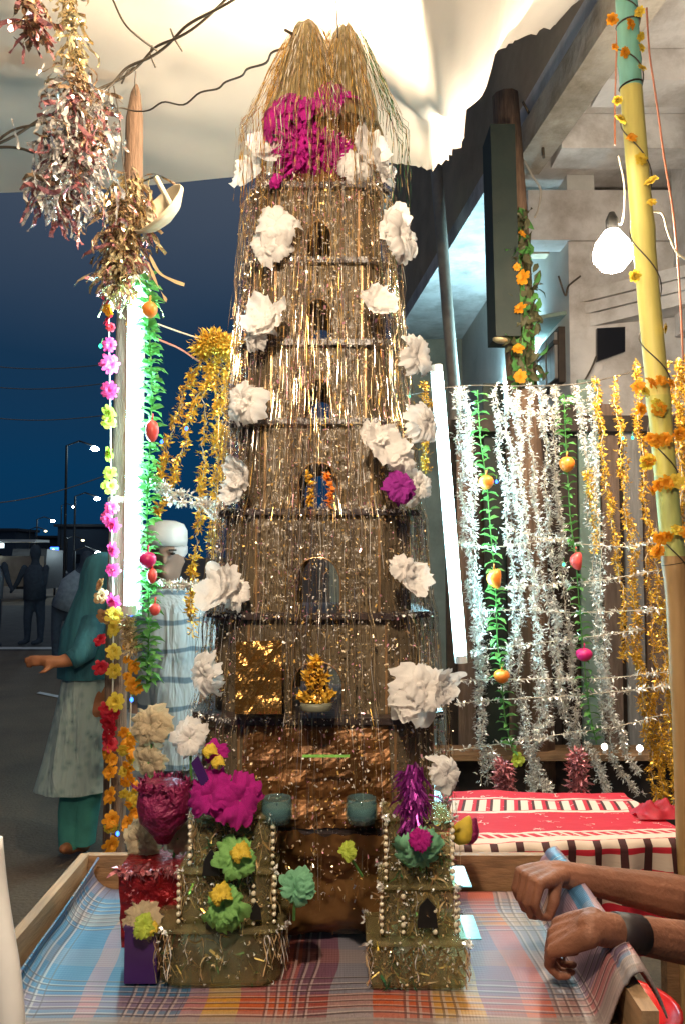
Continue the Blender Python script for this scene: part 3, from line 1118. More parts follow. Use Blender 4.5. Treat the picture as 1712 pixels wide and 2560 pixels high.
# ================================================================== TINSEL AND GARLANDS
def flakes(mb, pts, per, L_, w, spread, mi=0, droop=0.3, g=NPR):
    """crinkled foil slivers radiating from a string"""
    n = int(len(pts) * per)
    pa = np.array([list(p) for p in pts])
    wt = g.uniform(0.0, 1.0, len(pts) + 3)
    wt = (wt[:-4] + wt[1:-3] + wt[2:-2] + wt[3:-1]) / 4 if len(pts) > 6 else np.ones(len(pts) - 1)
    wt = 0.25 + np.clip(wt - 0.3, 0, 1) * 3 if len(pts) > 6 else wt
    k = g.choice(len(pts) - 1, n, p=wt / wt.sum())
    f = g.uniform(0, 1, n)[:, None]
    c = pa[k] * (1 - f) + pa[k + 1] * f
    d = g.normal(size=(n, 3))
    d[:, 2] -= droop
    d /= np.linalg.norm(d, axis=1)[:, None]
    s = g.normal(size=(n, 3))
    s -= (s * d).sum(1)[:, None] * d
    s /= np.linalg.norm(s, axis=1)[:, None]
    ll = (L_ * g.uniform(0.5, 1.3, n))[:, None]
    ww = (w * g.uniform(0.6, 1.3, n))[:, None]
    c = c + d * (spread * g.uniform(0, 1, n))[:, None]
    nn = np.cross(d, s)
    a0 = c - s * ww / 2
    a1 = c + s * ww / 2
    b0 = c + d * ll * 0.55 - s * ww / 2 + nn * ll * 0.12
    b1 = c + d * ll * 0.55 + s * ww / 2 + nn * ll * 0.12
    e0 = c + d * ll - nn * ll * 0.15
    base = len(mb.v)
    vs = np.stack([a0, a1, b0, b1, e0], 1).reshape(-1, 3)
    mb.v.extend(map(tuple, vs))
    for q in range(n):
        o_ = base + q * 5
        mb.f.append((o_, o_ + 1, o_ + 3, o_ + 2))
        mb.f.append((o_ + 2, o_ + 3, o_ + 4))
        mb.m.extend((mi, mi))


def garland(name, label, cat, group, ctrl, m, per_m=520, L_=0.02, w=0.006, spread=0.008, mats2=None, sag=0.0, string=True, droop=0.3, twin=False):
    pts = spline([P(*c_) for c_ in ctrl], 60)
    if sag:
        for i_, p in enumerate(pts):
            t_ = i_ / 60
            p.z -= sag * 4 * t_ * (1 - t_)
    for i_, p in enumerate(pts):
        p.x += 0.007 * math.sin(i_ * 0.7 + len(label) + ctrl[0][0]) + 0.005 * math.sin(i_ * 2.3 + ctrl[0][0] * 0.7) + 0.012 * mnoise.noise(Vector((i_ * 0.13, ctrl[0][0] * 0.37, ctrl[-1][1] * 0.11)))
    ln = sum((pts[i_ + 1] - pts[i_]).length for i_ in range(60))
    lo = min(pts, key=lambda p: p.z)
    t_ = thing(name, label, cat, lo, group)
    if string:
        MB().tube(pts, 0.0018, 4).build('string', MT['wirewhite'], t_)
    mb = MB()
    flakes(mb, pts, per_m * ln / 61, L_, w, spread, 0, droop)
    if twin:
        q_ = ctrl[0][0] * 0.61
        pts2 = [p + Vector((0.045 * mnoise.noise(Vector((i_ * 0.11, q_, 0))) + 0.012, 0.03, 0.02 * mnoise.noise(Vector((i_ * 0.2, q_, 5))))) for i_, p in enumerate(pts)]
        flakes(mb, pts2, per_m * ln / 61 * 0.55, L_, w, spread * 0.7, 0, droop)
    if mats2:
        flakes(mb, pts, per_m * ln / 61 * 0.35, L_, w, spread, 1)
    mb.build('tinsel', [m] + ([mats2] if mats2 else []), t_)['kind'] = 'stuff'
    return t_, pts


ND = 3.35
# top wire carrying the curtain
tw = spline([P(1010, 990, 3.3), P(1150, 965, ND), P(1300, 965, ND), P(1440, 960, ND), P(1560, 935, ND), P(1620, 915, ND), P(1760, 900, ND)], 60)
tag(MB().tube(tw, 0.003, 5).build('curtain_wire', MT['wire']), 'thin wire the silver and gold tinsel strands hang from', 'wire')

silver = [
    [(1140, 965), (1150, 1150), (1165, 1350), (1185, 1560), (1195, 1660)],
    [(1160, 965), (1175, 1180), (1190, 1400), (1200, 1650), (1205, 1780), (1200, 1960)],
    [(1240, 955), (1250, 1120), (1268, 1330), (1290, 1560), (1305, 1730), (1330, 1900), (1370, 1990)],
    [(1262, 965), (1275, 1130), (1300, 1330), (1305, 1500), (1268, 1660), (1255, 1720)],
    [(1290, 970), (1300, 1180), (1322, 1400), (1350, 1600), (1365, 1760), (1350, 1850)],
    [(1318, 960), (1328, 1150), (1345, 1330), (1372, 1560), (1400, 1740), (1430, 1860), (1450, 1960)],
    [(1350, 968), (1365, 1130), (1370, 1330), (1390, 1500), (1395, 1650), (1410, 1800)],
    [(1388, 968), (1380, 1080), (1395, 1300), (1405, 1480), (1425, 1640), (1440, 1780), (1445, 1990)],
    [(1440, 962), (1455, 1080), (1470, 1230), (1480, 1420), (1490, 1560), (1500, 1720), (1530, 1880), (1590, 1990)],
    [(1475, 960), (1482, 1100), (1490, 1260), (1505, 1560), (1515, 1700), (1545, 1830), (1590, 1930)],
    [(1230, 1880), (1245, 1930), (1250, 1990)],
    [(1330, 1420), (1340, 1640), (1345, 1780), (1330, 1900), (1325, 1985)],
    [(1470, 1860), (1500, 1930), (1520, 2000)],
]
silver.sort(key=lambda c_: c_[0][0])
for k, cpts in enumerate(silver):
    dd = ND + RND.uniform(-0.05, 0.06)
    garland('silver_garland', '%s silver tinsel strand from the left in the hanging curtain' % ORD[k], 'garland', 'silver strands of the tinsel curtain',
            [(x, y, dd) for x, y in cpts], MT['silver'], 900 if k > 1 else 1100, 0.017, 0.0047, 0.019 if k in (0, 1) else 0.014, twin=True)
horiz = [
    [(1250, 1318), (1330, 1335), (1420, 1350), (1560, 1362), (1640, 1350)],
    [(1120, 1352), (1220, 1362), (1330, 1350), (1430, 1345)],
    [(1255, 1470), (1380, 1455), (1500, 1445), (1640, 1425)],
    [(1180, 1530), (1300, 1520), (1420, 1525), (1560, 1523), (1690, 1520)],
    [(1170, 1628), (1290, 1610), (1430, 1592), (1560, 1575), (1600, 1570)],
    [(1110, 1700), (1270, 1694), (1400, 1690), (1520, 1690), (1680, 1678)],
    [(1130, 1760), (1240, 1745), (1400, 1735), (1560, 1722), (1680, 1712)],
    [(1030, 1882), (1150, 1868), (1260, 1852), (1330, 1845)],
    [(1330, 1850), (1430, 1825), (1520, 1815), (1660, 1785)],
    [(1250, 1000), (1320, 1030), (1400, 1005), (1450, 975)],
]
for k, cpts in enumerate(horiz):
    garland('cross_garland', '%s thin silver tinsel line strung across the curtain, counted from above' % ORD[k], 'garland', 'tinsel lines across the curtain',
            [(x, y, ND - 0.07) for x, y in cpts], MT['silver'], 260, 0.022, 0.006, 0.008, sag=0.01)
goldv = [
    [(1062, 960), (1056, 1060), (1060, 1180)],
    [(1490, 945), (1500, 1060), (1515, 1200), (1530, 1300), (1555, 1480), (1560, 1650)],
    [(1535, 938), (1548, 1080), (1562, 1250), (1580, 1420), (1590, 1600), (1610, 1760), (1615, 1850)],
    [(1465, 1170), (1480, 1250), (1490, 1380)],
    [(1590, 905), (1598, 1080), (1612, 1280), (1622, 1480), (1640, 1700), (1650, 1850), (1655, 2010)],
    [(1578, 1290), (1590, 1500), (1600, 1690), (1620, 1850), (1640, 2020)],
    [(1690, 895), (1695, 1050), (1700, 1230), (1690, 1420), (1668, 1700), (1672, 1860), (1690, 2030)],
    [(1708, 890), (1716, 1050), (1722, 1230)],
    [(1635, 1320), (1650, 1560), (1665, 1760), (1690, 1960)],
    [(1662, 900), (1672, 1060), (1690, 1240), (1700, 1420)],
    [(1700, 905), (1704, 1080), (1712, 1300), (1716, 1500)],
    [(1600, 1660), (1625, 1790), (1648, 1900), (1668, 2030)],
    [(1660, 1500), (1668, 1650), (1680, 1800), (1700, 2000)],
]
goldv.sort(key=lambda c_: c_[0][0])
for k, cpts in enumerate(goldv):
    dd = ND + RND.uniform(-0.04, 0.05)
    garland('gold_garland', '%s gold tinsel strand from the left in the hanging curtain' % ORD[k], 'garland', 'gold strands of the tinsel curtain',
            [(x, y, dd) for x, y in cpts], MT['gold'], 760, 0.0165, 0.0052, 0.012, twin=True)


# leaf garlands with plastic fruit
def fruit(name, parent, p, r, m, squash=1.0, bend=0.0):
    mb = MB()
    prof = []
    for i_ in range(9):
        a_ = PI * i_ / 8
        prof.append((max(0.02, math.sin(a_)) * r * (1 - 0.12 * math.cos(a_)), -math.cos(a_) * r * squash))
    rs = []
    for (rr, z) in prof:
        off = bend * (z / r) ** 2 * r
        rs.append([Vector((p.x + off + rr * math.cos(2 * PI * k_ / 14), p.y + rr * math.sin(2 * PI * k_ / 14), p.z + z)) for k_ in range(14)])
    mb.rings(rs)
    mb.tube([p + Vector((0, 0, r * squash)), p + Vector((0.002, 0, r * squash + 0.02))], 0.003, 5)
    return mb.build(name, m, parent, smooth=True)


def leaf_garland(label, ctrl, d, step, size, leafm=LEAF, wide=1.0, group=None, per=2):
    pts = spline([P(x, y, d) for x, y in ctrl], 90)
    t_ = thing('leaf_garland', label, 'garland', min(pts, key=lambda p: p.z), group)
    MB().tube(pts, 0.0025, 5).build('string', MT['leafgreen'], t_)
    acc = 0
    ph = RND.uniform(0, 6)
    for i_ in range(90):
        acc += (pts[i_ + 1] - pts[i_]).length
        if acc > step:
            acc = 0
            ph += 2.3
            for s in range(per):
                a_ = ph + s * 2 * PI / per
                inst(leafm, 'leaf', t_, pts[i_], (RND.uniform(-0.5, 0.5), RND.uniform(-0.5, 0.35), a_), size * RND.uniform(0.75, 1.2) * wide)
    return t_, pts


G1 = 'leaf garlands in the tinsel curtain'
lg1, _ = leaf_garland('green leaf garland with two orange balls and an orange mango near the tube light', [(1192, 975), (1200, 1100), (1215, 1205), (1225, 1330), (1236, 1450), (1242, 1600), (1252, 1690), (1262, 1800), (1285, 1895)], 3.22, 0.020, 0.046, group=G1, per=3)
fruit('orange_ball', lg1, P(1214, 1206, 3.2), 0.031, MT['orange'], 0.95)
fruit('mango', lg1, P(1233, 1447, 3.2), 0.030, MT['orange'], 1.35, 0.25)
fruit('orange_ball', lg1, P(1253, 1691, 3.2), 0.033, MT['orange'], 0.85)
inst(F_LIME, 'flower', lg1, P(1291, 1900, 3.2), face_rot((0.2, -1, 0.2)), 0.03)
lg2, _ = leaf_garland('green leaf garland with red mango and magenta ball beside the gold strands', [(1408, 985), (1412, 1080), (1416, 1160), (1425, 1300), (1438, 1400), (1448, 1530), (1458, 1636), (1470, 1760), (1490, 1860)], 3.24, 0.022, 0.044, group=G1, per=3)
fruit('orange_ball', lg2, P(1416, 1161, 3.22), 0.032, MT['orange'], 1.0)
fruit('mango', lg2, P(1438, 1403, 3.22), 0.025, MT['coral'], 1.5, 0.2)
fruit('magenta_ball', lg2, P(1459, 1637, 3.22), 0.034, MT['magball'], 0.8)
# rosy tinsel tufts at the curtain's foot
for k, (fx, fy) in enumerate(((1255, 1945), (1440, 1925))):
    garland('pink_tuft', 'rosy pink tinsel tuft at the foot of the curtain, %s of two' % ('left' if k == 0 else 'right'), 'tinsel', 'rosy tufts',
            [(fx, fy - 40, 3.2), (fx + 4, fy, 3.2), (fx + 6, fy + 50, 3.2)], MT['pinktinsel'], 1400, 0.03, 0.008, 0.03, string=False)


# ------------------------------------------------------------------ LEDs
def led(px, py, d, m, label):
    p = P(px, py, d)
    t_ = thing('fairy_light', label, 'fairy light', p, 'coloured fairy lights')
    MB().lathe([(0.002, -0.006), (0.005, -0.003), (0.0062, 0.002), (0.003, 0.008)], p, 8).build('lamp', m, t_, smooth=True)
    MB().tube([p + Vector((0, 0.003, 0.007)), p + Vector((0.004, 0.012, 0.03))], 0.0014, 5).build('lead', MT['leafgreen'], t_)


for a_ in ((1022, 992, 3.1, E_GREEN, 'green fairy light glowing at the tower edge by the right tube'),
           (1580, 1095, 3.28, E_GREEN, 'upper green fairy light among the gold strands'),
           (1556, 1096, 3.28, E_GREEN, 'green fairy light left of its twin among the gold strands'),
           (1408, 1412, 3.25, E_GREEN, 'green fairy light left of the red mango'),
           (1240, 1205, 3.2, E_BLUE, 'blue fairy light touching the upper orange ball'),
           (467, 1072, 2.95, E_BLUE, 'upper blue fairy light on the gold tinsel strands'),
           (405, 1105, 2.95, E_BLUE, 'lower blue fairy light on the gold tinsel strands'),
           (328, 1537, 2.6, E_BLUE, 'blue fairy light under the left tube light'),
           (330, 1750, 2.6, E_BLUE, 'blue fairy light halfway down the marigold string'),
           (295, 2085, 2.6, E_BLUE, 'blue fairy light at the foot of the left pole'),
           (543, 1288, 2.9, E_BLUE, 'blue fairy light at the tower left edge'),
           (252, 866, 2.65, E_GREEN, 'green fairy light beside the pink flower string')):
    led(*a_)


# ------------------------------------------------------------------ tube lights
def tube_light(label, a, b, r, toward, m=E_TUBE):
    t_ = thing('tube_light', label, 'tube light', b if b.z < a.z else a)
    ax = (b - a).normalized()
    MB().tube([a, b], r, 12).build('tube', m, t_)
    for p, s in ((a, -1), (b, 1)):
        MB().tube([p - ax * 0.012 * (1 if s > 0 else 0) - ax * (0 if s > 0 else 0.02), p + ax * 0.02 * (1 if s > 0 else 0) + ax * (0 if s > 0 else 0.012)], r * 1.15, 12).build('end_cap', MT['white'], t_)
    side_ = ax.cross(toward).normalized()
    c = (a + b) / 2 - toward * 0.045
    rot = Matrix((side_, toward, ax)).transposed()
    MB().box(c, (0.05, 0.04, (b - a).length + 0.05), rot).build('batten', MT['white'], t_)
    for p in (a, b):
        MB().box(p - toward * 0.022, (0.02, 0.03, 0.02), rot).build('holder', MT['white'], t_)
    return t_


tube_light('bright white tube light strapped to the flower-wound left pole', P(336, 705, 2.58), P(326, 1522, 2.58), 0.019, Vector((0.05, -1, 0)).normalized())
tube_light('slanting bright tube light between the tower and the tinsel curtain', P(1092, 925, 3.2), P(1152, 1645, 3.2), 0.019, Vector((-0.05, -1, 0)).normalized())

# ------------------------------------------------------------------ left pole
lp_pts = [(342, 212), (340, 235), (337, 300), (334, 450), (318, 800), (302, 1250), (292, 1600), (286, 2130)]
pl = thing('wooden_pole', 'brown wooden pole with a pointed top beside the left tube light', 'pole', Vector((P(283, 0, 2.7).x, 2.7, 0)))
pp = [P(x, y, 2.7) for x, y in lp_pts] + [Vector((P(283, 0, 2.7).x, 2.7, 0))]
MB().tube(pp, [0.006, 0.018, 0.031, 0.034, 0.036, 0.037, 0.038, 0.039, 0.04], 10).build('shaft', MT['bark'], pl, smooth=True)
for y in (500, 640, 1250, 1545):
    cpt = P(330 - (y - 450) * 0.036, y, 2.7)
    MB().lathe([(0.036, -0.012), (0.042, -0.006), (0.042, 0.006), (0.036, 0.012)], cpt, 12, caps=False).build('cord_binding', MT['wirewhite'], pl)

# cream dish fixed to the pole
ds = thing('cream_dish', 'tilted cream plastic dish tied to the left pole', 'dish', P(425, 560, 2.5))
rot = Matrix.Rotation(rad(-48), 3, 'Y') @ Matrix.Rotation(rad(38), 3, 'X')
MB().lathe([(0.01, -0.035), (0.06, -0.02), (0.098, 0.0), (0.104, 0.016), (0.108, 0.016), (0.108, 0.004), (0.065, -0.028), (0.01, -0.044)], P(402, 528, 2.55), 28, rot).build('bowl', MT['cream'], ds, smooth=True)
MB().tube([P(390, 442, 2.47), P(432, 520, 2.5)], 0.009, 8).build('arm', MT['cream'], ds)
MB().tube([P(355, 455, 2.6), P(375, 447, 2.55), P(395, 440, 2.48)], 0.003, 6).build('wire_loop', MT['wire'], ds)

# ------------------------------------------------------------------ flower strings on the left pole
fs1 = thing('flower_string', 'string of pink, lime and yellow cloth flowers left of the left tube light', 'garland', P(282, 1760, 2.62), 'flower strings on the left pole')
MB().tube(spline([P(272, 740, 2.63), P(276, 1000, 2.62), P(280, 1300, 2.6), P(284, 1500, 2.6), P(282, 1760, 2.6)], 40), 0.0025, 5).build('string', MT['wirewhite'], fs1)
for (fx, fy, r, me) in ((270, 750, 15, F_RED), (273, 775, 18, F_MARI), (272, 800, 18, F_RED), (277, 818, 12, F_RED), (274, 862, 18, F_PINK), (275, 910, 25, F_PINK), (275, 975, 22, F_PINK),
                        (277, 1030, 22, F_LIME), (272, 1055, 20, F_LIME), (276, 1135, 20, F_LIME), (275, 1185, 19, F_LIME), (276, 1217, 22, F_LIME),
                        (280, 1270, 18, F_PINK), (266, 1295, 14, F_PINK), (284, 1312, 20, F_PINK), (284, 1375, 20, F_PINK), (284, 1425, 18, F_PINK), (285, 1502, 20, F_PINK),
                        (253, 1462, 16, F_BROWN), (252, 1490, 20, F_BROWN), (262, 1540, 20, F_BROWN), (286, 1540, 24, F_YEL), (287, 1572, 24, F_YEL), (252, 1600, 18, F_RED), (284, 1630, 22, F_YEL), (252, 1668, 20, F_RED), (285, 1677, 20, F_YEL), (290, 1755, 24, F_YEL)):
    inst(me, 'flower', fs1, P(fx, fy, 2.58), face_rot(rdir(0.6), RND.uniform(0, 6)), r / FPX * 2.58)
fs2 = thing('flower_string', 'string of red then orange marigold flowers down the lower left pole', 'garland', P(276, 2120, 2.6), 'flower strings on the left pole')
MB().tube(spline([P(270, 1760, 2.6), P(275, 1900, 2.6), P(278, 2120, 2.6)], 30), 0.0025, 5).build('string', MT['wirewhite'], fs2)
for (fx, fy, r, me) in ((265, 1770, 18, F_RED), (283, 1785, 18, F_RED), (270, 1805, 22, F_RED), (285, 1825, 18, F_RED), (268, 1840, 20, F_RED), (276, 1862, 20, F_RED), (270, 1885, 20, F_MARI), (282, 1900, 16, F_MARI),
                        (277, 1932, 20, F_MARI), (278, 1990, 22, F_MARI), (280, 2050, 22, F_MARI), (278, 2068, 18, F_YEL), (279, 2112, 22, F_MARI)):
    inst(me, 'flower', fs2, P(fx, fy, 2.58), face_rot(rdir(0.6), RND.uniform(0, 6)), r / FPX * 2.58)
fs3 = thing('flower_string', 'dense orange marigold string right of the lower left pole', 'garland', P(328, 2080, 2.6), 'flower strings on the left pole')
MB().tube(spline([P(320, 1560, 2.6), P(328, 1750, 2.6), P(322, 1900, 2.6), P(328, 2080, 2.6)], 30), 0.0025, 5).build('string', MT['wirewhite'], fs3)
for (fx, fy, r, me) in ((322, 1575, 12, F_YEL), (333, 1600, 14, F_YEL), (320, 1612, 14, F_MARI), (318, 1650, 12, F_MARI), (337, 1665, 20, F_MARI), (320, 1690, 12, F_MARI), (336, 1712, 22, F_MARI), (345, 1722, 16, F_MARI)):
    inst(me, 'flower', fs3, P(fx, fy, 2.58), face_rot(rdir(0.6), RND.uniform(0, 6)), r / FPX * 2.58)
for y in range(1830, 2075, 9):
    inst(RND.choice((F_MARI, F_MARI, F_YEL)), 'flower', fs3, P(322 + RND.uniform(-14, 18), y, 2.57 + RND.uniform(-0.03, 0.03)), face_rot(rdir(0.5), RND.uniform(0, 6)), RND.uniform(10, 17) / FPX * 2.58)
# gold tassel
garland('gold_tassel', 'small gold tassel hanging under the left tube light', 'tassel', None, [(322, 1545, 2.57), (324, 1580, 2.57), (330, 1630, 2.57)], MT['palegold'], 1500, 0.02, 0.005, 0.015, string=False)

# green leaf garland on the pole with round flowers
lgp, _ = leaf_garland('bushy green leaf garland with coral and pink balls right of the left tube light',
                      [(370, 700), (372, 800), (378, 900), (380, 1000), (374, 1150), (368, 1260), (372, 1400), (372, 1500), (372, 1620), (368, 1720)], 2.56, 0.010, 0.050, per=4)
for (fx, fy, r, m, sq) in ((375, 775, 20, MT['orange'], 1.05), (381, 1078, 17, MT['coral'], 1.7), (370, 1400, 22, MT['magball'], 0.95), (381, 1440, 13, MT['coral'], 1.5), (388, 1524, 14, MT['coral'], 1.1)):
    fruit('round_flower', lgp, P(fx, fy, 2.5), r / FPX * 2.5, m, sq)

# ------------------------------------------------------------------ gold tinsel left of the tower
GB = 'gold strands left of the tower'
gl = [([(555, 850), (510, 900), (470, 960), (440, 1050), (415, 1130), (398, 1200)], 'outermost gold tinsel strand sweeping left towards the pole'),
      ([(560, 850), (525, 930), (485, 1010), (465, 1080), (440, 1180), (415, 1240), (390, 1290)], 'second gold tinsel strand sweeping left, just inside the outermost'),
      ([(540, 900), (512, 980), (508, 1100), (505, 1200), (498, 1310), (485, 1400), (484, 1480), (478, 1590)], 'long gold tinsel strand hanging down past the man'),
      ([(560, 880), (545, 980), (542, 1080), (540, 1200), (535, 1300), (530, 1390)], 'gold tinsel strand nearest the tower, left of its twin'),
      ([(572, 880), (562, 980), (558, 1080), (556, 1200)], 'short gold tinsel strand touching the tower edge')]
for cpts, lab in gl:
    garland('gold_garland', lab, 'garland', GB, [(x, y, 2.98) for x, y in cpts], MT['gold'], 900, 0.021, 0.0065, 0.015)
garland('gold_bunch', 'thick bunch of gold tinsel tied at the tower upper left', 'tinsel', None, [(500, 870, 2.95), (530, 850, 2.95), (560, 862, 2.95), (600, 870, 2.9)], MT['gold'], 6500, 0.022, 0.006, 0.038)
tag(MB().tube(spline([P(395, 810, 2.7), P(450, 830, 2.8), P(505, 848, 2.95)], 12), 0.003, 5).build('tie_wire', MT['wirewhite']), 'upper pale wire from the left pole to the gold bunch', 'wire')
tag(MB().tube(spline([P(395, 848, 2.7), P(450, 872, 2.8), P(500, 905, 2.95)], 12), 0.0035, 5).build('tie_wire', MT['wirered']), 'lower pinkish wire from the left pole to the gold bunch', 'wire')
for k, (cpts, lab) in enumerate((([(385, 1205), (430, 1228), (480, 1240), (560, 1268)], 'upper silver tinsel line from the pole to the tower'),
                                 ([(395, 1455), (440, 1460), (480, 1462), (520, 1466)], 'lower silver tinsel line from the pole to the tower'),
                                 ([(385, 1215), (440, 1250), (500, 1262), (545, 1290)], 'silver tinsel line just under the upper one, pole to tower'))):
    garland('silver_line', lab, 'garland', 'silver lines from pole to tower', [(x, y, 2.6 + 0.02 * i_) for i_, (x, y) in enumerate(cpts)], MT['silver'], 700, 0.02, 0.006, 0.008)


# ------------------------------------------------------------------ hanging foil bunches, top left
FOIL = {n_: mat('loose_foil_%s' % n_, c_, 0.2, metal=m_, var=0.0, island=0.3) for n_, c_, m_ in (('silver', (0.95, 0.91, 0.86), 0.8), ('gold', (0.90, 0.72, 0.42), 0.8), ('pink', (0.70, 0.30, 0.32), 0.8), ('bronze', (0.48, 0.32, 0.2), 0.85))}
def ribbons(mb, pts, n, L_, w, spread, droop, seed):
    g = random.Random(seed)
    for q in range(n):
        t_ = g.uniform(0, len(pts) - 1.01)
        k_ = int(t_)
        p = pts[k_].lerp(pts[k_ + 1], t_ - k_)
        d_ = Vector((g.gauss(0, 1), g.gauss(0, 1), g.gauss(0, 0.7) - droop * 0.5)).normalized()
        p = p + Vector((g.gauss(0, 1), g.gauss(0, 1), g.gauss(0, 0.6))) * spread * 0.45
        e_ = d_.cross(Vector((g.gauss(0, 1), g.gauss(0, 1), g.gauss(0, 1)))).normalized()
        ln = L_ * g.uniform(0.4, 1.3)
        ww = w * g.uniform(0.35, 1.1)
        vs = []
        ns = 7
        for j in range(ns + 1):
            vs += [p - e_ * ww / 2, p + e_ * ww / 2]
            d_ = (d_ + Vector((g.gauss(0, 0.45), g.gauss(0, 0.45), g.gauss(0, 0.3) - droop * 0.28))).normalized()
            e_ = (Matrix.Rotation(g.uniform(-0.9, 0.9), 3, d_) @ (e_ - d_ * e_.dot(d_))).normalized()
            p = p + d_ * ln / ns
        mb.add(vs, [(2 * j, 2 * j + 1, 2 * j + 3, 2 * j + 2) for j in range(ns)])


def bunch(name, label, ctrl, layers, extra=None):
    pts = spline([P(*c_) for c_ in ctrl], 40)
    t_ = thing(name, label, 'tinsel', min(pts, key=lambda p: p.z), 'foil bunches over the left pole')
    MB().tube(pts, 0.003, 5).build('string', MT['wire'], t_)
    for (m, n, L_, w, spread, lo, hi, dr) in layers:
        sub = pts[int(lo * 40):int(hi * 40) + 1]
        mb = MB()
        ribbons(mb, sub, int(n * 0.75), L_ * 1.9, w * 0.95, spread, dr, n)
        mb.build('foil', m, t_)['kind'] = 'stuff'
    return t_


bunch('foil_bunch', 'large crumpled silver and pink foil bunch hanging at upper left',
      [(165, -40, 2.2), (185, 100, 2.2), (205, 230, 2.2), (190, 330, 2.2), (170, 440, 2.2), (150, 540, 2.2)],
      [(FOIL['gold'], 220, 0.045, 0.012, 0.022, 0, 0.5, 1.0), (FOIL['silver'], 620, 0.05, 0.014, 0.10, 0.40, 0.88, 1.2),
       (FOIL['pink'], 260, 0.05, 0.014, 0.085, 0.4, 0.95, 1.1), (FOIL['bronze'], 260, 0.05, 0.012, 0.08, 0.3, 0.9, 1.1), (FOIL['silver'], 40, 0.05, 0.016, 0.13, 0.7, 1, 2.0)])
bunch('foil_bunch', 'dark bronze foil bunch in the top left corner',
      [(60, -60, 2.0), (85, 0, 2.0), (90, 60, 2.0), (80, 95, 2.0)],
      [(FOIL['bronze'], 80, 0.04, 0.014, 0.03, 0, 0.9, 0.8), (FOIL['pink'], 30, 0.05, 0.018, 0.03, 0.2, 1, 0.8)])
bunch('foil_bunch', 'shaggy pale gold foil bunch tied round the left pole above the tube',
      [(330, 440, 2.6), (318, 500, 2.58), (305, 580, 2.56), (300, 660, 2.56), (315, 715, 2.56)],
      [(FOIL['gold'], 420, 0.07, 0.014, 0.05, 0, 1, 1.3), (FOIL['bronze'], 230, 0.07, 0.014, 0.05, 0, 0.9, 1.2), (FOIL['pink'], 120, 0.06, 0.012, 0.06, 0.2, 1, 1.2), (FOIL['silver'], 120, 0.06, 0.014, 0.05, 0.2, 1, 1.2)])
# two stray ribbons on its right
for k, cpts in enumerate(([(375, 640), (398, 680), (430, 700), (462, 712)], [(370, 660), (392, 705), (408, 738), (418, 752)])):
    pts = spline([P(x, y, 2.5) for x, y in cpts], 12)
    mb = MB()
    mb.grid(lambda u, v: pts[int(round(u * 12))] + Vector((0.0, 0.0, (v - 0.5) * 0.014 * (1 - u * 0.3))) + Vector((0.006 * math.sin(u * 9) * (v - .5), 0, 0)), 12, 1)
    tag(mb.build('stray_ribbon', MT['palegold']), '%s stray pale ribbon curling right from the pole' % ('upper' if k == 0 else 'lower'), 'ribbon', 'stray ribbons')

# ------------------------------------------------------------------ wires overhead
wires = [
    ('thick twisted dark wire running up to the top edge across the canopy', [(-40, 375, 2.3), (60, 320, 2.3), (150, 285, 2.3), (255, 225, 2.35), (330, 170, 2.35), (400, 120, 2.3), (480, 65, 2.2), (600, -20, 2.1)], 0.0055, True),
    ('thin wire dropping from the top edge to the twisted wire', [(275, -20, 2.2), (310, 55, 2.22), (350, 95, 2.25), (395, 128, 2.3)], 0.003, False),
    ('wavy thin wire between the pole tip and the tower top', [(260, 285, 2.55), (300, 270, 2.6), (340, 278, 2.6), (375, 275, 2.55), (410, 255, 2.5), (460, 262, 2.4), (500, 232, 2.3), (545, 222, 2.2), (565, 205, 2.15), (605, 190, 2.05), (620, 172, 1.95), (665, 158, 1.85), (680, 132, 1.8), (715, 120, 1.75)], 0.0028, False),
    ('short dark wire entering at the left edge under the twisted wire', [(-40, 370, 2.2), (20, 368, 2.2), (55, 372, 2.2), (85, 382, 2.2)], 0.004, False),
    ('thin wire rising from the tower top to the canopy', [(845, 95, 1.6), (842, 40, 1.62), (838, -40, 1.65)], 0.0016, False),
]
for lab, cpts, r, tw_ in wires:
    pts = spline([P(*c_) for c_ in cpts], 60)
    mb = MB()
    if tw_:
        for s in (0, PI):
            mb.tube([p + Vector((0.009 * math.cos(i_ * 0.35 + s), 0, 0.009 * math.sin(i_ * 0.35 + s))) for i_, p in enumerate(pts)], r * 0.75, 6)
        for i_ in (14, 24, 33, 40, 47):
            mb.tube([pts[i_] + Vector((RND.uniform(-.03, .03), 0, RND.uniform(-.03, .03))), pts[i_], pts[i_] + Vector((RND.uniform(-.03, .03), 0, -0.04))], 0.003, 5)
    else:
        mb.tube(pts, r, 6)
    tag(mb.build('overhead_wire', MT['wire'], smooth=True), lab, 'wire')
# loops of thin cord under the twisted wire, down to the foil bunch
for k, cpts in enumerate(([(275, 215), (268, 300), (285, 420), (300, 470)], [(285, 215), (300, 300), (308, 400), (318, 480)], [(340, 178), (338, 212), (341, 240)])):
    pts = spline([P(x, y, 2.45) for x, y in cpts], 14)
    tag(MB().tube(pts, 0.002, 5).build('thin_cord', MT['wire']), ('%s thin cord from the twisted wire to the pole foil' % ('left', 'right')[k]) if k < 2 else 'short cord holding the pole tip to the twisted wire', 'cord')


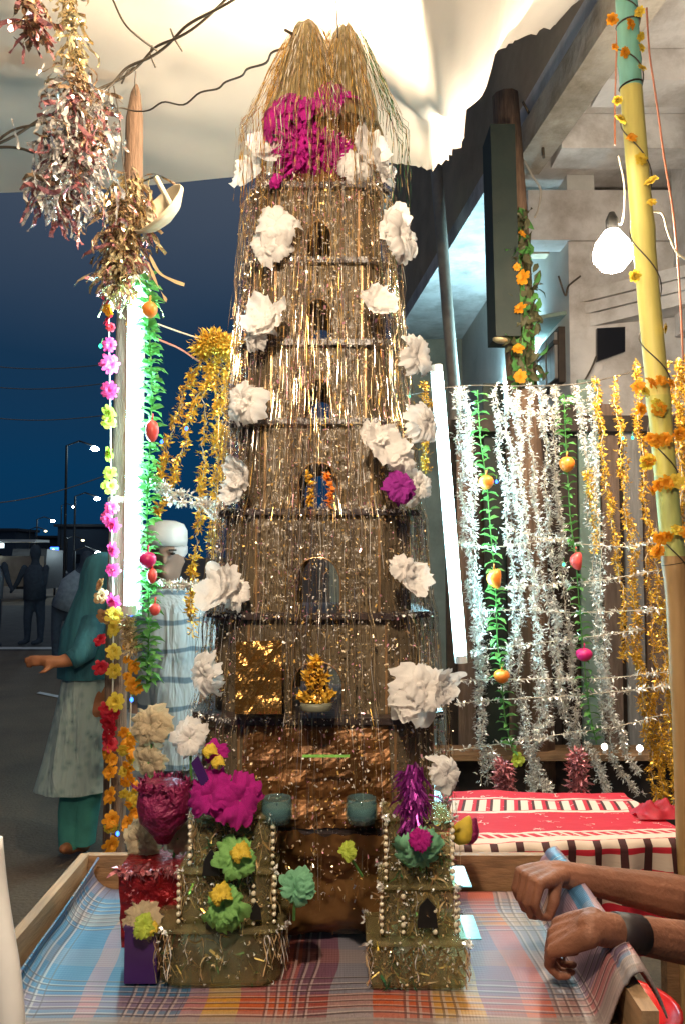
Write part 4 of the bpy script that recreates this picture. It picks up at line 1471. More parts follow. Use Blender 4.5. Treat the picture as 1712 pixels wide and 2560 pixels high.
# ================================================================== BULBS
def bulb(label, p, r, power, col, cord):
    t_ = thing('light_bulb', label, 'bulb', p)
    MB().lathe([(0.01, -1.0 * r), (0.55 * r, -0.85 * r), (0.95 * r, -0.35 * r), (1.0 * r, 0.05 * r), (0.86 * r, 0.55 * r), (0.55 * r, 0.95 * r), (0.38 * r, 1.2 * r)], p, 18).build('globe', emis('bulb_glow', col, power / (4 * PI * PI * r * r)), t_, smooth=True)
    MB().lathe([(0.30 * r, 1.17 * r), (0.33 * r, 1.25 * r), (0.33 * r, 1.8 * r), (0.15 * r, 2.2 * r)], p, 14).build('holder', MT['black'], t_, smooth=True)
    MB().tube(spline([p + Vector((0, 0, 2.2 * r))] + [Vector(q) for q in cord], 14), 0.003, 6).build('cord', MT['wirewhite'], t_)
    return t_


pb = P(775, -30, 2.08)
bulb('glaring bulb hung under the canopy just above the tower top', pb, 0.034, 52, (1.0, 0.80, 0.56), [pb + Vector((0.03, 0, 0.12)), pb + Vector((0.02, -0.02, 0.22))])
pf = Vector((-0.12, 0.38, 2.28))  # added bulb above the frame, brightens the front of the tower
bulb('added unseen bulb on a cord under the canopy, lighting the tower front', pf, 0.034, 70, (1.0, 0.80, 0.58), [pf + Vector((0.0, 0, 0.4)), pf + Vector((0.01, 0, 0.88))])
pr = P(1530, 634, 2.75)
bulb('glaring round bulb beside the yellow bamboo pole', pr, 0.068, 75, (1.0, 0.84, 0.64), [P(1552, 560, 2.75), P(1560, 470, 2.72), P(1545, 390, 2.7)])


# ================================================================== WOODEN TABLE, MAT
ZT = 0.75
tb = thing('wooden_table', 'low wooden table with raised side boards under the plaid mat', 'table', (-0.045, 1.5, 0))
XL, XR_, YF, YB = -0.575, 0.492, 1.215, 1.83
nb = 5
for k in range(nb):
    y0 = YF + (YB - YF) * k / nb
    y1 = YF + (YB - YF) * (k + 1) / nb - 0.004
    MB().box(((XL + XR_) / 2, (y0 + y1) / 2, ZT - 0.02), (XR_ - XL - 0.004, y1 - y0, 0.022)).build('top_board', MT['woodpale'], tb)
MB().box((XL - 0.011, (1.29 + YB) / 2, ZT + 0.02), (0.02, YB - 1.29 + 0.02, 0.105)).build('left_board', MT['woodpale'], tb)
MB().box((XR_ - 0.028, (1.225 + YB) / 2 + 0.005, ZT + 0.009), (0.026, YB - 1.225, 0.11)).build('right_board', MT['woodpale'], tb)
MB().box(((XL + XR_) / 2 - 0.02, YB + 0.011, ZT + 0.028), (XR_ - XL - 0.02, 0.02, 0.085)).build('back_board', MT['wood'], tb)
for k, (x0, x1) in enumerate(((XL, -0.02), (-0.016, XR_))):
    MB().box(((x0 + x1) / 2, YF - 0.011, ZT - 0.045), (x1 - x0, 0.02, 0.075)).build('front_board', MT['woodpale'], tb)
for x in (XL + 0.03, XR_ - 0.03):
    for y in (YF + 0.04, YB - 0.04):
        MB().box((x, y, (ZT - 0.034) / 2), (0.05, 0.05, ZT - 0.034)).build('leg', MT['wood'], tb)

# plaid mat, its right side rolled over the right board, its left side lifted by the board
MY0, MY1 = 1.288, 1.80


def mat_pt(u, v):
    y = MY0 + (MY1 - MY0) * v
    s = -0.62 + 1.28 * u              # arc length across
    xl0, xr0 = -0.50, 0.405
    if s < xl0:
        q = xl0 - s
        # left edge climbs the board and curls back
        ang = q / 0.055
        x = xl0 - 0.055 * math.sin(min(ang, 1.5))
        z = ZT + 0.055 * (1 - math.cos(min(ang, 1.5)))
        if ang > 1.5:
            z += (ang - 1.5) * 0.055 * 0.8
            x += (ang - 1.5) * 0.055 * 0.35
        z = ZT + (z - ZT) * (0.5 + 0.5 * v) * 0.85
    elif s > xr0:
        q = s - xr0
        r_ = 0.052
        ang = q / r_
        if ang < 1.9:
            # rise against the board
            t_ = ang / 1.9
            x = xr0 + 0.045 * t_
            z = ZT + 0.080 * (3 * t_ * t_ - 2 * t_ ** 3)
        else:
            a_ = min(ang - 1.9, 2.6)
            x = xr0 + 0.045 + 0.034 * (1 - math.cos(a_))
            z = ZT + 0.080 + 0.02 * math.sin(a_) - max(0, a_ - 1.4) * 0.05
    else:
        x, z = s, ZT
    z += 0.006
    z += 0.004 * mnoise.noise(Vector((x * 6, y * 7, 0)))
    z += 0.006 * max(0, mnoise.noise(Vector((x * 4 + 3, y * 5, 2)))) * (1 if abs(x) > 0.25 else 0.3)
    # rounded front corners
    if v < 0.12:
        e = (0.12 - v) / 0.12
        y += 0.05 * e * max(0, (0.06 - u) / 0.06) ** 2
        z -= 0.012 * e * e
    return Vector((x, y, z))


MU, MV = 90, 34
mm = MB().grid(mat_pt, MU, MV)
mo = mm.build('plaid_mat', plaid_material(), smooth=True)
set_vec_attr(mo, 'matuv', [(i_ / MU, j_ / MV * 0.55, 0) for i_ in range(MU + 1) for j_ in range(MV + 1)])
so = mo.modifiers.new('thick', 'SOLIDIFY')
so.thickness = 0.004
tag(mo, 'blue, pink and orange plaid woven mat rolled over the table side', 'mat')

# ================================================================== THE TOWER
DC = 1.70
TX = P(800, 1200, DC).x
tower = thing('tiered_tower', 'tall octagonal tiered votive tower of dark brown film hung with tinsel', 'tower', (TX, DC, ZT + 0.012))
# (y_top, y_bottom, half width in px)
TI = [(462, 648, 158), (648, 852, 170), (852, 1048, 184), (1048, 1272, 206), (1272, 1532, 236), (1532, 1792, 262), (1792, 2078, 296), (2078, 2215, 318)]
lev = []
for (yt, yb, hp) in TI:
    df = DC
    for _ in range(6):
        hw_ = hp / FPX * df
        df = DC - 0.80 * hw_
    lev.append((hw_, df, yt, yb))
zs = []
for k, (hw_, df, yt, yb) in enumerate(lev):
    zs.append(P(800, yt, df).z)
zs.append(ZT + 0.014)
EDGE = MT['silver']


def octo(hw_, z, c=0.34):
    h = hw_ * 0.80
    cx_, cy_ = hw_ * c, h * c
    pts = [(-hw_ + cx_, -h), (hw_ - cx_, -h), (hw_, -h + cy_), (hw_, h - cy_), (hw_ - cx_, h), (-hw_ + cx_, h), (-hw_, h - cy_), (-hw_, -h + cy_)]
    return [Vector((TX + x, DC + y, z)) for x, y in pts]


def arch_panel(a, b, z0, z1, th, halfw, hgt):
    """upright panel from a to b with a pointed arch opening standing on its foot"""
    ax = (b - a)
    Lw = ax.length
    ax = ax / Lw
    nrm = Vector((ax.y, -ax.x, 0))
    H = z1 - z0

    def pt(x, z):
        return Vector((a.x, a.y, z0)) + ax * x + Vector((0, 0, z))
    c = Lw / 2
    arc = []
    n_ = 7
    for i_ in range(n_ + 1):
        t_ = i_ / n_
        arc.append((c - halfw * math.cos(t_ * PI / 2) ** 0.8, hgt * (0.55 + 0.45 * math.sin(t_ * PI / 2) ** 1.2)))
    left = arc
    right = [(2 * c - x, z) for x, z in reversed(arc)]
    mb = MB()
    # pillars
    mb.prism([pt(0, 0), pt(c - halfw, 0), pt(c - halfw, hgt * 0.55), pt(0, hgt * 0.55)], nrm * -th)
    mb.prism([pt(c + halfw, 0), pt(Lw, 0), pt(Lw, hgt * 0.55), pt(c + halfw, hgt * 0.55)], nrm * -th)
    seq = left + right[1:]
    for i_ in range(len(seq) - 1):
        (x0, zz0), (x1, zz1) = seq[i_], seq[i_ + 1]
        if x1 - x0 < 1e-5:
            continue
        mb.prism([pt(x0, zz0), pt(x1, zz1), pt(x1, H), pt(x0, H)], nrm * -th)
    mb.prism([pt(0, hgt * 0.55), pt(c - halfw, hgt * 0.55), pt(c - halfw, H), pt(0, H)], nrm * -th)
    mb.prism([pt(c + halfw, hgt * 0.55), pt(Lw, hgt * 0.55), pt(Lw, H), pt(c + halfw, H)], nrm * -th)
    trim = [pt(x, z) + nrm * 0.003 for x, z in [(c - halfw, 0)] + seq + [(c + halfw, 0)]]
    return mb, trim


for k, (hw_, df, yt, yb) in enumerate(lev):
    z1, z0 = zs[k], zs[k + 1]
    ring = octo(hw_, 0) if k < 7 else octo(0.15, 0)
    mb = MB()
    top = octo(hw_ + 0.018, z1 - 0.012)
    mb.prism(top, (0, 0, 0.012))
    shelf = mb.build('tier_shelf', MT['shelf'], tower)
    # sparkling rim
    mb = MB()
    rim = octo(hw_ + 0.0195, z1 - 0.003)
    for i_ in range(8):
        seg = [rim[i_].lerp(rim[(i_ + 1) % 8], t_ / 12) for t_ in range(13)]
        flakes(mb, seg, 2.6 if k < 4 else 4.0, 0.006, 0.003, 0.003, 0, 0.2)
    mb.build('rim_glitter', EDGE, shelf)['kind'] = 'stuff'
    for i_ in range(8):
        a_, b__ = ring[i_], ring[(i_ + 1) % 8]
        H = z1 - 0.0125 - z0
        if i_ in (0, 4):
            hw2 = (b__ - a_).length * (0.18 if k in (3, 4, 5) else 0.15)
            ah = H * (0.55 if k != 4 else 0.56)
            mb, trim = arch_panel(a_, b__, z0 + 0.0005, z1 - 0.0125, 0.003, hw2, ah)
            pan = mb.build('wall_panel', MT['film'], shelf)
            if i_ == 0:
                mb = MB()
                mb.tube(trim, 0.0016, 5)
                mb.build('arch_trim', MT['bronze'], shelf)
        else:
            nrm = Vector(((b__ - a_).y, -(b__ - a_).x, 0)).normalized()
            mb = MB()
            mb.prism([Vector((a_.x, a_.y, z0 + 0.0005)), Vector((b__.x, b__.y, z0 + 0.0005)), Vector((b__.x, b__.y, z1 - 0.0125)), Vector((a_.x, a_.y, z1 - 0.0125))], nrm * -0.003)
            mb.build('wall_panel', MT['film'], shelf)
    for i_ in range(8):
        p = ring[i_]
        d_ = (p - Vector((TX, DC, 0)))
        d_.z = 0
        d_.normalize()
        q = p - d_ * 0.004
        MB().tube([Vector((q.x, q.y, z0 + 0.001)), Vector((q.x, q.y, z1 - 0.0125))], 0.004, 6).build('corner_post', MT['bronze'], shelf)

# crown: two foil cones side by side over a core
ZTOP = P(800, 70, 1.65).z
core = MB()
core.tube([Vector((TX, DC, zs[0])), Vector((TX, DC, zs[0] + 0.14)), Vector((TX - 0.0, DC, ZTOP - 0.09))], [0.115, 0.10, 0.06], 16)
core.build('crown_core', MT['brownfoil'], tower, smooth=True)


def crumple_cone(c, r0, r1, h, n=26, m=9, amp=0.12, seed=0.0):
    mb = MB()
    rs = []
    for j in range(m + 1):
        t_ = j / m
        rr = r0 * (1 - t_) ** 0.75 + r1 * t_
        ring_ = []
        for k_ in range(n):
            a_ = 2 * PI * k_ / n
            f = 1 + amp * mnoise.noise(Vector((math.cos(a_) * 2.5 + seed, math.sin(a_) * 2.5, t_ * 4))) * 2 + 0.05 * math.sin(a_ * 9 + t_ * 5)
            ring_.append(Vector((c.x + rr * f * math.cos(a_), c.y + rr * f * math.sin(a_), c.z + h * t_ + 0.012 * mnoise.noise(Vector((a_ * 2, t_ * 6, seed))))))
        rs.append(ring_)
    mb.rings(rs)
    return mb


pcl = P(770, 330, 1.66)
pcr = P(862, 330, 1.66)
CROWN = mat('crown_foil', (0.30, 0.22, 0.10), 0.35, metal=0.5, var=0.4, scale=30, bump=0.6, bscale=60, stretch=(3, 3, 0.5))
hl, hr = P(772, 66, 1.66).z - pcl.z, P(880, 70, 1.66).z - pcr.z
crumple_cone(pcl, 0.085, 0.022, hl, 30, 16, seed=1.0).build('foil_cone', CROWN, tower, smooth=False)
crumple_cone(pcr, 0.075, 0.014, hr, 30, 16, seed=4.0).build('foil_cone', CROWN, tower, smooth=False)
mb = MB()
gc = random.Random(77)
for (cc, r0, hh, lean) in ((pcl, 0.088, hl, -1), (pcr, 0.078, hr, 1)):
    for q in range(170):
        a_ = -PI / 2 + gc.triangular(-2.6, 2.6, 0)
        top_ = gc.uniform(0.55, 1.0)
        ln = gc.uniform(0.12, 0.42)
        n_ = int(ln / 0.014) + 4
        ww = gc.uniform(0.0003, 0.0009)
        ta = gc.uniform(0, 6)
        vs = []
        spread_ = gc.uniform(0.9, 1.12)
        for j in range(n_ + 1):
            z = hh * top_ - ln * j / n_
            t_ = max(0.0, min(1.0, z / hh))
            rr = (r0 * (1 - t_) ** 0.75 + 0.018 * t_) * (1.12 + 0.16 * (1 - t_)) * (1 + (spread_ - 1) * j / n_) + 0.004
            if z < 0:
                rr += 0.01
            ta += gc.uniform(0.2, 1.7)
            c_ = cc + Vector((rr * math.cos(a_) + 0.02 * lean * (1 - t_) * max(0, math.cos(a_) * lean) + 0.002 * math.sin(z * 60 + q), rr * math.sin(a_), z))
            dv = Vector((math.cos(ta), math.sin(ta), gc.uniform(-.3, .3))) * ww
            vs += [c_ - dv, c_ + dv]
        r_ = gc.random()
        mi_ = 0 if r_ < 0.4 else 1 if r_ < 0.55 else 2 if r_ < 0.78 else 3
        if lean > 0 and math.cos(a_) > 0.5 and gc.random() < 0.4:
            mi_ = 4
        if lean < 0 and math.cos(a_) < -0.5 and gc.random() < 0.5:
            mi_ = 3
        mb.add(vs, [(2 * j, 2 * j + 1, 2 * j + 3, 2 * j + 2) for j in range(n_)], mi_)
CROWN_MB = mb
MB().tube([P(713, 75, 1.6), P(745, 92, 1.64)], 0.003, 6).build('wire_stub', MT['wire'], tower)


# ---------------- flowers pinned to the tower
def tissue(seed):
    """crumpled ragged tissue bowl opening along +Z"""
    g = random.Random(seed)
    mb = MB()
    for sh in range(2):
        p1 = g.uniform(0, 80)
        ex, ey = g.uniform(0.75, 1.25), g.uniform(0.75, 1.15)
        tx_, ty_ = g.uniform(-0.3, 0.3), g.uniform(-0.3, 0.3)

        def fn(u, v):
            a_ = 2 * PI * u
            rag = 1 + 0.34 * mnoise.noise(Vector((math.cos(a_) * 1.4 + p1, math.sin(a_) * 1.4, sh))) + 0.22 * mnoise.noise(Vector((math.cos(a_) * 5 + p1, math.sin(a_) * 5, 3)))
            rr = v * rag * (1 - 0.25 * sh)
            x, y = rr * math.cos(a_) * ex, rr * math.sin(a_) * ey
            z = (0.30 + 0.2 * sh) * rr * rr + 0.26 * v * mnoise.noise(Vector((x * 2.4 + p1, y * 2.4, 0))) + 0.11 * v * mnoise.noise(Vector((x * 6 + p1, y * 6, 4))) + 0.035 * mnoise.noise(Vector((x * 13 + p1, y * 13, 8))) + tx_ * x + ty_ * y + 0.05 * sh
            return Vector((x, y, z))
        mb.grid(fn, 60, 14)
    return mb


PFW = [spare_mesh(paper_flower(1.0, s, 6 + s % 2), 'paper_flower', MT['paper'], True) for s in (1, 2, 3)] + [spare_mesh(tissue(s), 'paper_flower', MT['paper'], True) for s in (31, 32, 33, 34, 35)]
PFC = [spare_mesh(paper_flower(1.0, s, 8), 'paper_flower', MT['papercream'], True) for s in (6, 7)]
PFM = [spare_mesh(paper_flower(1.0, s, 10), 'paper_flower', MT['magenta'], True) for s in (8, 9, 10)]
PFV = spare_mesh(paper_flower(1.0, 11, 11), 'paper_flower', MT['violet'], True)


def pompom(seed, m):
    """ball of fine crepe folds"""
    g = random.Random(seed)
    mb = MB()
    n, mr = 42, 12
    core_ = [(max(0.02, math.sin(PI * i_ / 10)) * 0.8, -math.cos(PI * i_ / 10) * 0.8) for i_ in range(11)]
    mb.lathe(core_, n=18)
    for q in range(620):
        z = g.uniform(-1, 1)
        a_ = g.uniform(0, 2 * PI)
        rr = math.sqrt(1 - z * z)
        d_ = Vector((rr * math.cos(a_), rr * math.sin(a_), z))
        e_ = d_.cross(Vector((g.gauss(0, 1), g.gauss(0, 1), g.gauss(0, 1)))).normalized()
        f_ = d_.cross(e_)
        L_ = g.uniform(0.9, 1.12)
        b0 = d_ * 0.6
        w = 0.05
        tip = d_ * L_ + f_ * g.uniform(-0.22, 0.22)
        mid = d_ * (0.86 * L_) + f_ * g.uniform(-0.05, 0.05)
        mb.add([b0 - e_ * w, b0 + e_ * w, mid + e_ * w, mid - e_ * w, tip + e_ * w * 0.8, tip - e_ * w * 0.8], [(0, 1, 2, 3), (3, 2, 4, 5)])
    return spare_mesh(mb, 'pompom', m)


POM = [pompom(1, MT['magenta']), pompom(5, MT['magenta'])]


def tower_z_half(z):
    """half width of the tower silhouette at height z"""
    if z >= zs[0]:
        t_ = (z - zs[0]) / (ZTOP - zs[0])
        return 0.126 - 0.075 * t_ ** 2.2
    for k_ in range(len(lev)):
        if zs[k_ + 1] <= z:
            return lev[k_][0] + 0.014
    return lev[-1][0] + 0.014


def pin(px, py, r, me, toward, d=None, label=None, sc_=0.86):
    d = d + 0.10 if d is not None else DC - 0.12
    p = P(px, py, d)
    o = inst(me, 'paper_flower' if 'pom' not in me.name else 'pompom', tower, p, face_rot(toward, RND.uniform(0, 6)), r / FPX * d * sc_)
    if label:
        o['label'] = label
    return o


# (x, y, radius px, depth, facing x)
for (fx, fy, r, d, fxd) in ((672, 372, 50, 1.50, -0.3), (628, 430, 46, 1.53, -1.0), (690, 555, 62, 1.44, -0.2), (668, 610, 56, 1.46, -0.5), (665, 795, 62, 1.42, -0.3), (640, 830, 46, 1.44, -0.8),
                            (608, 1000, 60, 1.43, -0.8), (598, 1185, 60, 1.42, -0.7), (585, 1230, 46, 1.43, -0.9), (552, 1465, 66, 1.40, -0.6), (590, 1480, 44, 1.40, 0.1), (512, 1690, 58, 1.40, -0.9), 
                            (925, 380, 62, 1.48, 0.4), (955, 430, 50, 1.48, 0.9), (885, 410, 46, 1.47, 0.1), (1000, 590, 66, 1.47, 0.9), (985, 560, 46, 1.47, 0.3), (945, 755, 64, 1.42, 0.4), (1040, 890, 56, 1.46, 1.1),
                            (965, 1120, 66, 1.40, 0.3), (930, 1090, 46, 1.39, 0.1), (1000, 1145, 46, 1.41, 0.5), (1065, 1060, 56, 1.48, 1.2), (1045, 1215, 50, 1.45, 0.9), (1030, 1445, 60, 1.40, 0.5), (1005, 1420, 36, 1.39, 0.2), (1060, 1725, 84, 1.38, 0.5), (1020, 1760, 56, 1.37, 0.1), (1110, 1715, 52, 1.39, 1.0), (1118, 1935, 58, 1.38, 1.0)):
    pin(fx, fy, r, RND.choice(PFW), Vector((fxd, -1, RND.uniform(-0.1, 0.5))), d)
pin(1003, 1218, 44, PFV, Vector((0.2, -1, 0.2)), 1.37, 'violet paper flower low on the tower right side')
for (fx, fy, r, d, fxd) in ((690, 290, 58, 1.47, -0.8), (716, 262, 42, 1.48, -0.4)):
    pin(fx, fy, r, PFM[0], Vector((fxd, -1, 0.3)), d, 'magenta paper flower under the left foil cone')
pin(830, 232, 72, PFM[1], Vector((0.2, -1, 0.6)), 1.50, 'magenta paper flower below the crown')
pin(770, 262, 48, PFM[2], Vector((-0.2, -1, 0.8)), 1.47)
pin(762, 388, 92, POM[0], Vector((0, -1, 0.6)), 1.51, 'large magenta pompom above the top tier')
pin(828, 400, 74, POM[1], Vector((0.4, -1, 0.2)), 1.52, 'second magenta pompom above the top tier')
pin(690, 448, 22, PFM[2], Vector((-0.5, -1, 0.2)), 1.46)

# ---------------- tinsel hung over the whole tower
NS = 620
FS = {n_: mat('fine_strand_%s' % n_, c_, 0.2, metal=0.9, var=0.0, island=0.35) for n_, c_ in (('gold', (0.80, 0.58, 0.30)), ('bronze', (0.40, 0.26, 0.15)), ('silver', (0.80, 0.74, 0.68)), ('amber', (0.75, 0.44, 0.10)), ('rose', (0.55, 0.28, 0.30)), ('green', (0.10, 0.32, 0.15)))}
smat = [FS[k_] for k_ in ('gold', 'bronze', 'silver', 'amber', 'rose', 'green')] + [MT['palegold'], MT['silver']]
CROWN_MB.build('crown_tinsel', [FS['gold'], FS['bronze'], FS['silver'], FS['amber'], FS['green']], tower)['kind'] = 'stuff'
smb = MB()
g = random.Random(21)
GP = []
for s in range(NS):
    # front three quarters of the tower carry most strands
    phi = -PI / 2 + g.triangular(-2.5, 2.5, 0)
    cs, sn = math.cos(phi), math.sin(phi)
    den = (abs(cs) ** 3.2 + abs(sn) ** 3.2) ** (1 / 3.2)
    cs, sn = cs / den, sn / den
    z_start = ZTOP - g.uniform(0.0, 0.08) if g.random() < 0.72 else g.uniform(zs[5], zs[0] + 0.1)
    if s >= 500:
        z_start = zs[g.choice((2, 3, 4, 5))] + g.uniform(0.0, 0.01)
    z_end = g.uniform(ZT + 0.08, zs[4]) if g.random() < 0.75 else g.uniform(zs[4], zs[0])
    if z_end > z_start - 0.15:
        z_end = z_start - 0.3
    ht = z_start - z_end
    nseg = max(8, int(ht / 0.032))
    w = g.uniform(0.0002, 0.00055)
    tw_a = g.uniform(0, 6)
    off = g.uniform(0.002, 0.03)
    sway = g.uniform(0, 6)
    r_ = g.random()
    mi = 0 if r_ < 0.38 else 1 if r_ < 0.64 else 2 if r_ < 0.80 else 3 if r_ < 0.93 else 4
    if s >= 500:
        mi = g.choice((6, 6, 7))
        w *= 0.6
    elif cs > 0.75 and g.random() < 0.10:
        mi = 5
    vs = []
    cur = None
    shiny = g.choice((0.0, 0.05, 0.15, 0.5))
    for j in range(nseg + 1):
        t_ = j / nseg
        z = z_start - ht * t_
        target = tower_z_half(z) + off * (0.3 if z > zs[0] else 1)
        # strands never turn back in: they hang outward over the ledges
        cur = target if cur is None else max(cur + 0.004 * g.random(), min(target, cur + 0.03))
        R1 = cur
        x = TX + cs * R1 + 0.004 * math.sin(sway + z * 13) + 0.0015 * g.uniform(-1, 1)
        y = DC + sn * R1 * 0.82 + 0.004 * math.cos(sway + z * 11)
        if z > zs[0] + 0.02:
            xs_ = (z - zs[0]) / (ZTOP - zs[0])
            x += 0.012 * (1 if cs > 0 else -1) * xs_ * abs(cs)
        tw_a += g.uniform(0.2, 1.9)
        dv = Vector((math.cos(tw_a), math.sin(tw_a), 0.25 * g.uniform(-1, 1))) * w
        c_ = Vector((x, y, z))
        vs += [c_ - dv, c_ + dv]
        if g.random() < shiny:
            GP.append((c_, {6: 0, 7: 2}.get(mi, mi)))
    fs = [(2 * j, 2 * j + 1, 2 * j + 3, 2 * j + 2) for j in range(nseg)]
    smb.add(vs, fs, mi)
tag(smb.build('tinsel_strands', smat, tower), kind='stuff')
# glints put into the pale colour of loose flakes among the strands
gmb = MB()
for q in range(8500):
    phi = -PI / 2 + g.triangular(-1.9, 1.9, 0)
    cs, sn = math.cos(phi), math.sin(phi)
    den = (abs(cs) ** 3.2 + abs(sn) ** 3.2) ** (1 / 3.2)
    z = g.uniform(ZT + 0.12, zs[0] + 0.12)
    R1 = tower_z_half(z) + g.uniform(0.004, 0.02)
    GP.append((Vector((TX + cs / den * R1, DC + sn / den * R1 * 0.82, z)), g.choice((0, 0, 2, 2, 3, 4))))
for p, mi in GP:
    p = p + Vector((g.gauss(0, 0.0015), g.gauss(0, 0.0015), g.gauss(0, 0.006)))
    d_ = Vector((g.gauss(0, 1), g.gauss(0, 1), g.gauss(0, 1) - 1.2)).normalized()
    e_ = d_.cross(Vector((g.gauss(0, 1), g.gauss(0, 1), g.gauss(0, 1)))).normalized()
    L_ = 0.0018 + g.random() ** 2.2 * 0.0065
    w = 0.0007 + g.random() ** 2 * 0.0016
    gmb.add([p - e_ * w, p + e_ * w, p + e_ * w + d_ * L_, p - e_ * w + d_ * L_], [(0, 1, 2, 3)], min(mi, 4))
GLINT = [mat('glint_%s' % n_, c_, 0.28, metal=0.4, var=0.0, island=0.25) for n_, c_ in (('gold', (0.95, 0.76, 0.48)), ('bronze', (0.5, 0.3, 0.16)), ('white', (0.95, 0.88, 0.8)), ('amber', (0.9, 0.55, 0.15)), ('pink', (0.85, 0.4, 0.5)))]
tag(gmb.build('painted_glints', GLINT, tower), kind='stuff')


# crown tinsel: thick fall of strands down the front between the cones
def crumpled_sheet(name, corners, m, parent, amp=0.012, freq=22, n=26, seed=0.0, **kw):
    a_, b__, c_, d_ = [Vector(q) for q in corners]
    nrm = (b__ - a_).cross(d_ - a_).normalized()

    def fn(u, v):
        p = a_.lerp(b__, u).lerp(d_.lerp(c_, u), v)
        f = mnoise.noise(Vector((u * freq * 0.35 + seed, v * freq * 0.35, 0))) + 0.6 * abs(mnoise.noise(Vector((u * freq + seed, v * freq, 3))))
        return p + nrm * amp * f
    return MB().grid(fn, n, n).build(name, m, parent, **kw)


# gold foil patch on the sixth tier and foil skirt at the foot
crumpled_sheet('foil_patch', [P(588, 1785, 1.46), P(705, 1785, 1.46), P(705, 1600, 1.47), P(592, 1605, 1.47)], MT['goldfoil'], tower, 0.006, 16, 24, 2.0, smooth=False)
crumpled_sheet('foil_skirt', [PZ(650, 2330, ZT + 0.016), PZ(990, 2330, ZT + 0.016), P(985, 2082, 1.47), P(640, 2082, 1.47)], MT['brownfoil'], tower, 0.03, 7, 34, 5.0, smooth=True)
# orange-brown foil lining of the seventh tier
LINING = mat('orange_brown_foil', (0.19, 0.085, 0.028), 0.42, metal=0.5, var=0.45, scale=14, bump=0.5, bscale=20)
crumpled_sheet('foil_lining', [P(600, 2070, 1.51), P(980, 2070, 1.51), P(970, 1815, 1.512), P(610, 1815, 1.512)], LINING, tower, 0.012, 16, 30, 9.0, smooth=False)
# plain green strip on the seventh tier shelf
MB().box(P(815, 1890, 1.455), (0.085, 0.004, 0.004)).build('green_strip', mat('green_strip', (0.25, 0.6, 0.12), 0.3), tower)


# gold ornament in the sixth tier's arch and its stand
og = thing('gold_ornament', 'gold foil ornament on a pale stand in the tower sixth tier arch', 'ornament', P(790, 1785, 1.465))
po = P(790, 1755, 1.46)
mb = MB()
for t_ in range(70):
    q_ = t_ / 70
    rr = 0.030 * (1 - q_) ** 0.8 * (0.75 + 0.35 * math.sin(q_ * 14))
    c_ = po + Vector((rr * math.cos(t_ * 2.4), rr * 0.6 * math.sin(t_ * 2.4), 0.075 * q_))
    flakes(mb, [c_, c_ + Vector((0, 0, 0.002))], 4, 0.014, 0.006, 0.003, 0, -0.4)
mb.build('gold_figure', MT['gold'], og)
crumple_cone(po, 0.018, 0.004, 0.065, 12, 8, 0.5, 3.0).build('gold_core', MT['goldfoil'], og)
MB().lathe([(0.026, -0.014), (0.029, -0.012), (0.029, -0.003), (0.027, 0.0)], po, 20).build('stand', MT['wax'], og, smooth=True)
# gold figures in the fourth tier's arch
og2 = thing('gold_ornament', 'pair of thin gold strips in the tower fourth tier arch', 'ornament', P(795, 1265, 1.52))
for k, (fx, m) in enumerate(((772, MT['gold']), (822, MT['orange']))):
    pts = spline([P(fx, 1262, 1.525), P(fx + 6, 1220, 1.525), P(fx - 4, 1185, 1.53)], 10)
    mb = MB()
    flakes(mb, pts, 9, 0.010, 0.005, 0.003)
    mb.build('gold_strip', m, og2)


# ---------------- candle jars on the seventh tier
def jar(label, p, r, h):
    t_ = thing('glass_jar', label, 'jar', p, 'glass jars on the tower')
    MB().lathe([(r * 0.86, 0.0), (r, 0.01), (r * 1.0, h * 0.75), (r * 0.93, h * 0.9), (r * 0.96, h), (r * 0.9, h), (r * 0.87, h * 0.9), (r * 0.93, h * 0.7), (r * 0.93, 0.012), (r * 0.8, 0.008)], p, 24).build('glass', MT['glass'], t_, smooth=True)
    MB().lathe([(r * 0.9, 0.013), (r * 0.9, h * 0.62), (r * 0.7, h * 0.66)], p, 20).build('wax', MT['wax'], t_, smooth=True)
    MB().tube([p + Vector((0, 0, h * 0.62)), p + Vector((0.001, 0, h * 0.78))], 0.0012, 5).build('wick', MT['black'], t_)


jar('pale glass candle jar on the tower, beside the magenta flowers', P(692, 2054, 1.44), 0.028, 0.042)
jar('blue glass candle jar on the tower, right of the middle', P(903, 2054, 1.44), 0.028, 0.042)

# ================================================================== SIDE TURRETS
F_GREEN = [spare_mesh(paper_flower(1.0, s, 6), 'flower', MT['green_silk'], True) for s in (21, 22)]
F_MINT = [spare_mesh(paper_flower(1.0, s, 6), 'flower', MT['mint_silk'], True) for s in (23, 24)]
F_YE2 = spare_mesh(paper_flower(1.0, 25, 5), 'flower', MT['yellow'], True)
F_LIM2 = spare_mesh(paper_flower(1.0, 26, 6), 'flower', MT['lime'], True)


def rrect(cx_, cy_, w, d_, z, r, n=5):
    out_ = []
    for (sx_, sy_, a0) in ((1, 1, 0), (-1, 1, PI / 2), (-1, -1, PI), (1, -1, 3 * PI / 2)):
        for k_ in range(n + 1):
            a_ = a0 + PI / 2 * k_ / n
            out_.append(Vector((cx_ + sx_ * (w / 2 - r) + r * math.cos(a_), cy_ + sy_ * (d_ / 2 - r) + r * math.sin(a_), z)))
    return out_


